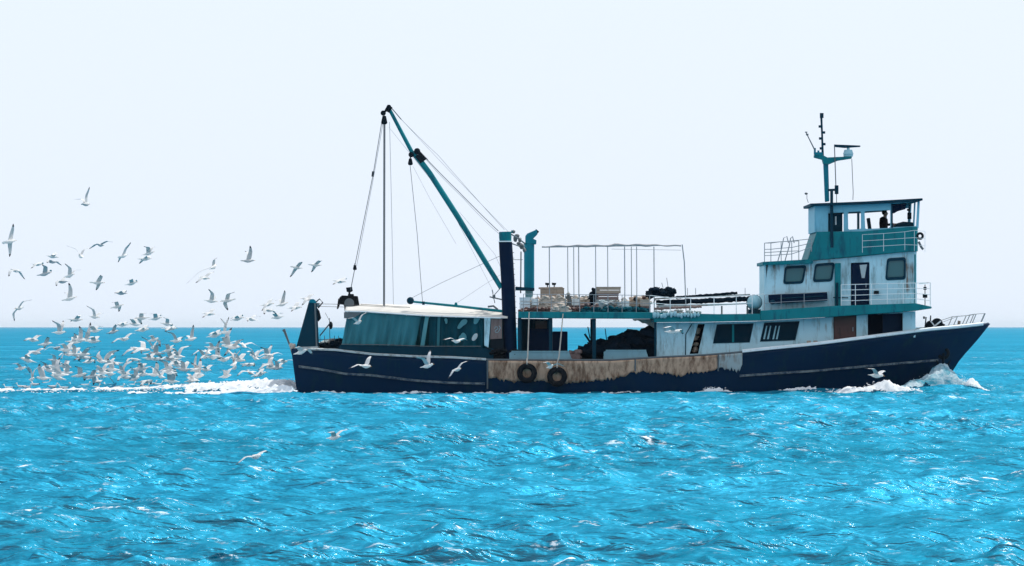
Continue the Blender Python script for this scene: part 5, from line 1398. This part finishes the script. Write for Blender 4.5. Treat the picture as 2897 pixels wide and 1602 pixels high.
# (tip a), (body), (tip b), distance beyond the boat's side, heading hint (+1 right, -1 left, 0 away)
G = [
 # against the sky
 ((254,531),(242,578),(209,565),6,1),((39,635),(26,684),(27,727),4,1),((189,698),(229,725),(258,702),9,-1),((321,687),(283,693),(250,706),12,1),
 ((371,688),(347,725),(333,743),22,1),((411,700),(418,718),(436,700),8,1),((424,733),(408,733),(391,748),16,1),((27,785),(46,766),(68,793),5,0),((91,762),(104,748),(118,750),20,1),
 ((124,752),(124,776),(142,770),12,1),((137,747),(149,741),(172,753),7,0),((187,749),(195,781),(227,765),6,1),((163,812),(178,797),(200,788),9,-1),
 ((197,803),(195,846),(180,830),5,1),((288,781),(274,800),(269,823),6,1),((365,795),(370,803),(384,800),26,1),((93,849),(55,872),(40,911),5,-1),
 ((246,867),(266,897),(290,888),5,1),((320,858),(330,868),(334,884),8,1),((326,832),(341,830),(352,828),24,1),((417,888),(403,900),(398,920),8,-1),
 ((335,921),(345,920),(355,916),22,1),((618,731),(603,756),(527,806),3,1),((556,803),(577,786),(604,771),10,1),((709,698),(700,738),(692,712),4,1),
 ((856,743),(838,757),(820,786),7,1),((912,740),(890,750),(880,772),9,1),((592,820),(595,852),(606,840),10,1),((666,828),(646,850),(643,880),6,-1),
 ((575,901),(589,888),(604,876),24,1),((655,904),(670,903),(684,897),16,1),((702,912),(713,904),(736,898),14,-1),((807,824),(797,862),(778,852),5,1),
 ((743,882),(755,862),(768,851),8,1),((749,892),(762,878),(782,892),7,0),((826,884),(832,871),(840,857),12,1),((776,890),(787,898),(800,888),18,-1),
 ((856,866),(866,846),(886,834),2,1),((943,808),(958,796),(978,792),11,1),((150,725),(146,726),(158,718),28,1),((626,903),(634,940),(648,899),5,1),
 ((228,897),(212,905),(196,912),18,1),((372,905),(385,918),(392,904),22,-1),((465,900),(470,917),(482,928),20,1),
 # against the sea
 ((70,967),(91,962),(114,951),8,1),((138,955),(127,974),(120,990),6,1),((74,1010),(98,997),(130,991),4,1),((160,978),(186,990),(206,970),4,1),((167,1011),(196,1003),(222,1016),3,-1),
 ((257,989),(232,1003),(218,1024),6,1),((227,924),(224,962),(200,955),8,1),((214,945),(206,968),(190,958),12,1),((317,974),(350,960),(384,945),7,1),((340,990),(302,1022),(322,1000),3,-1),
 ((371,1004),(402,988),(388,965),5,1),((416,955),(433,962),(452,984),7,1),((30,1032),(58,1043),(83,1058),3,1),((190,1030),(186,1056),(166,1048),3,1),((217,1038),(224,1062),(236,1080),3,1),
 ((270,1048),(256,1066),(262,1092),2,1),((333,1052),(352,1062),(374,1050),2,1),((336,1080),(358,1068),(376,1082),5,-1),((445,1026),(436,1060),(422,1042),2,1),((400,1094),(410,1080),(424,1090),3,1),
 ((549,921),(540,960),(510,958),9,1),((463,976),(474,992),(494,982),6,1),((452,1022),(476,1016),(503,1008),4,1),((448,1056),(474,1050),(500,1068),3,1),((456,975),(444,1000),(458,1018),7,-1),
 ((557,1002),(552,1046),(520,1058),2,1),((524,1068),(540,1078),(556,1090),5,1),((577,972),(598,984),(617,1000),4,1),((620,958),(634,968),(650,955),8,1),((691,962),(658,982),(632,1010),3,1),
 ((640,975),(690,978),(734,984),5,-1),((597,1022),(632,1018),(662,1020),3,1),((640,1000),(674,1018),(690,1002),4,1),((726,1014),(764,1005),(803,1006),4,1),((730,1050),(758,1032),(772,1010),3,1),
 ((770,1018),(782,1042),(800,1030),5,1),((723,1070),(732,1060),(742,1050),6,1),((592,952),(606,950),(620,940),14,1),((390,940),(402,934),(414,926),14,1),((262,925),(272,936),(290,925),12,-1),
 ((330,920),(318,940),(306,948),16,1),((90,1012),(80,1020),(66,1026),9,-1),((240,1030),(250,1024),(266,1030),9,1),((140,1002),(152,1020),(164,1034),10,1),((490,1022),(504,1034),(520,1028),8,-1),
 ((385,1030),(394,1044),(410,1034),7,1),((290,1058),(300,1048),(316,1052),9,1),((560,1040),(580,1046),(600,1036),9,1),((470,940),(478,930),(488,936),18,1),((154,1060),(164,1068),(178,1060),5,-1),
 ((402,1004),(420,1014),(436,1004),6,1),((340,1036),(330,1028),(318,1034),12,-1),((686,1040),(700,1032),(716,1040),7,1),((430,890),(438,902),(452,896),26,1),((250,958),(262,966),(274,956),15,1),
 # in front of the boat
 ((977,905),(1012,913),(1040,884),-3,1),((828,989),(850,997),(884,1006),-2.5,1),((986,1045),(1034,1036),(1048,1008),-3.5,1),((1172,1013),(1208,1036),(1217,992),-4,1),
 ((1250,964),(1290,966),(1324,966),-3,1),((1270,1072),(1292,1046),(1326,1022),-3.5,1),((1529,1030),(1556,1038),(1600,1040),-2.5,1),((2442,1044),(2478,1063),(2508,1056),-3,1),((1870,931),(1902,939),(1934,948),-2,1),
 ((667,1318),(722,1292),(770,1286),-107,1),((926,1226),(943,1239),(986,1218),-91,1),
]
rg = random.Random(77)
for cx_, cy_, sx_, sy_, n_ in ((205,975,42,30,7),(215,1050,55,22,7),(440,985,45,32,7),(450,1055,50,24,7),(590,985,50,25,5),(660,1035,50,25,5),(760,1030,30,18,4),(350,1060,50,20,4),(100,1060,40,22,3),(540,1065,50,18,4)):
    for _ in range(n_):
        u_, v_ = rg.uniform(-1,1), rg.uniform(-1,1); bx_, by_ = cx_+1.5*sx_*u_, min(1080, cy_+1.35*sy_*v_)
        a1, a2 = rg.choice([(150,20),(110,60),(200,-20),(160,100),(210,-40),(130,40),(100,80)])
        a1 += rg.uniform(-15,15); a2 += rg.uniform(-15,15); l1, l2 = rg.uniform(14,50), rg.uniform(14,50)
        G.append(((bx_+l1*math.cos(R(a1)), by_-l1*math.sin(R(a1))), (bx_, by_), (bx_+l2*math.cos(R(a2)), by_-l2*math.sin(R(a2))), rg.uniform(-1.5, 16), rg.choice([1,1,-1,0])))
recs = []
for (a, b, c, dy, hd) in G:
    y = D + dy + (3.2 if dy > 0 else 0) + rg.uniform(-.5, .5)*(dy > 0)
    pb_ = P(*b, y)
    sc = rg.uniform(1.0, 1.15) if b[1] < 925 else rg.uniform(1.0, 1.32)
    if dy < -50: sc = .72
    va, vb = P(*a, y) - pb_, P(*c, y) - pb_
    Lw = .60*sc
    out_ = []
    for v, sg in ((va, -1), (vb, 1)):
        l = v.length
        L_ = max(Lw, l*1.0)
        dep = math.sqrt(max(0, L_*L_ - l*l))
        out_.append(Vector((v.x, sg*dep, v.z)))
    sp_ = out_[1] - out_[0]
    zc = Vector((0, 0, 1))
    hdv = sp_.cross(zc)
    if hdv.length < .12: hdv = Vector((1, .2, 0))
    hdv.z = 0; hdv.normalize()
    if hd == 1 and hdv.x < 0: hdv = -hdv
    if hd == -1 and hdv.x > 0: hdv = -hdv
    if hd == 0 and hdv.y < 0: hdv = -hdv
    if abs(hdv.x) < .35: hdv.x = .35*(1 if hd >= 0 else -1); hdv.normalize()
    hdv.z = rg.uniform(-.2, .25); hdv.normalize()
    mb = gull_mesh(out_[0], out_[1], hdv, max(sc, min(1.25, max(va.length, vb.length)/.62)) if dy > -50 else sc, young=rg.random() < .10)
    o = mb.build('gull', gm, smooth=True)
    o.location = pb_
    # describe
    za, zb_ = va.z, vb.z
    if za > .28 and zb_ > .28: pose = 'wings raised high'
    elif max(za, zb_) > .42: pose = 'one wing straight up'
    elif za < -.12 and zb_ < -.12: pose = 'wings bowed down'
    elif min(za, zb_) < -.22 and max(za, zb_) > .05: pose = 'banking'
    elif abs(za) < .14 and abs(zb_) < .14: pose = 'gliding level'
    elif min(za, zb_) < -.2: pose = 'one wing drooping'
    else: pose = 'flapping'
    recs.append([o, b, pose, dy])
SIT = [(60,1096),(78,1098),(100,1090),(132,1086),(150,1096),(210,1094),(242,1092),(305,1094),(340,1098),(372,1092),(412,1097),(432,1088),(449,1090),(468,1098),(500,1096),(528,1092),(553,1104),(581,1090),(606,1089),(622,1104),(661,1091),(24,1100),(180,1100),(272,1099),(392,1102)]
for px, py in SIT:
    y = CAMH*F/(py + 4 - HY)
    mb = sit_mesh(rg.uniform(-.6, .6) + (math.pi if rg.random() < .4 else 0))
    o = mb.build('gull', gm, smooth=True); o.location = Vector((X(px, y), y, 0.03))
    recs.append([o, (px, py), 'floating', 99])
def place(b, dy):
    px, py = b
    if dy == 99: return 'in the white wake'
    if dy < -50: return 'low over open water'
    if dy < 0:
        if px > 2300: return 'in front of the navy bow'
        if px > 1800: return 'in front of the pale lower deckhouse'
        if px > 1450: return 'in front of the tyre fenders'
        if py < 930 and px < 1100: return 'in front of the white awning edge'
        if py < 975: return 'in front of the dark curtain'
        return 'in front of the navy stern'
    hz = 'high in sky' if py < 745 else 'in mid sky' if py < 850 else 'just above horizon' if py < 925 else 'against far sea' if py < 1000 else 'low over the wake'
    if px < 130: w_ = 'at left edge'
    elif px < 300: w_ = 'flock left'
    elif px < 480: w_ = 'mid flock'
    elif px < 650: w_ = 'flock right'
    else: w_ = 'near the stern'
    return hz + ', ' + w_
groups = {}
for r_ in recs: groups.setdefault((r_[2], place(r_[1], r_[3])), []).append(r_)
ordn = ['leftmost', 'second from left', 'third from left', 'fourth from left', 'fifth from left', 'sixth from left', 'seventh from left', 'eighth from left', 'ninth from left', 'tenth from left',
        'eleventh from left', 'twelfth from left', 'thirteenth from left', 'fourteenth from left', 'fifteenth from left', 'sixteenth from left', 'seventeenth from left', 'eighteenth from left',
        'nineteenth from left', 'twentieth from left', 'twenty first from left', 'twenty second from left', 'twenty third from left', 'twenty fourth from left', 'twenty fifth from left']
for (pose, pl), lst in groups.items():
    lst.sort(key=lambda r_: r_[1][0])
    for i, r_ in enumerate(lst):
        if len(lst) == 1: lab = 'white gull %s, %s' % (pose, pl)
        elif len(lst) == 2: lab = '%s of two gulls %s, %s' % (('left', 'right')[i], pose, pl)
        else: lab = '%s gull %s, %s' % (ordn[i] if i < len(lst)-1 else 'rightmost', pose, pl)
        tag(r_[0], lab, 'gull', 'gulls following the fishing boat')

# ------------------------------------------------------------------ haze
mb = MB(); mb.box(-26000, 26000, -60, 31000, -3, 26)
hz_ = mb.build('haze', [])
hm_ = bpy.data.materials.new('sea haze'); nt, out = nodes(hm_)
pv = nt.nodes.new('ShaderNodeVolumePrincipled'); pv.inputs['Color'].default_value = (.80, .92, 1, 1); pv.inputs['Density'].default_value = 0.000026
nt.links.new(pv.outputs[0], out.inputs['Volume']); hz_.data.materials.append(hm_)
tag(hz_, 'thin pale sea haze lying over the water', 'haze', None, 'stuff')
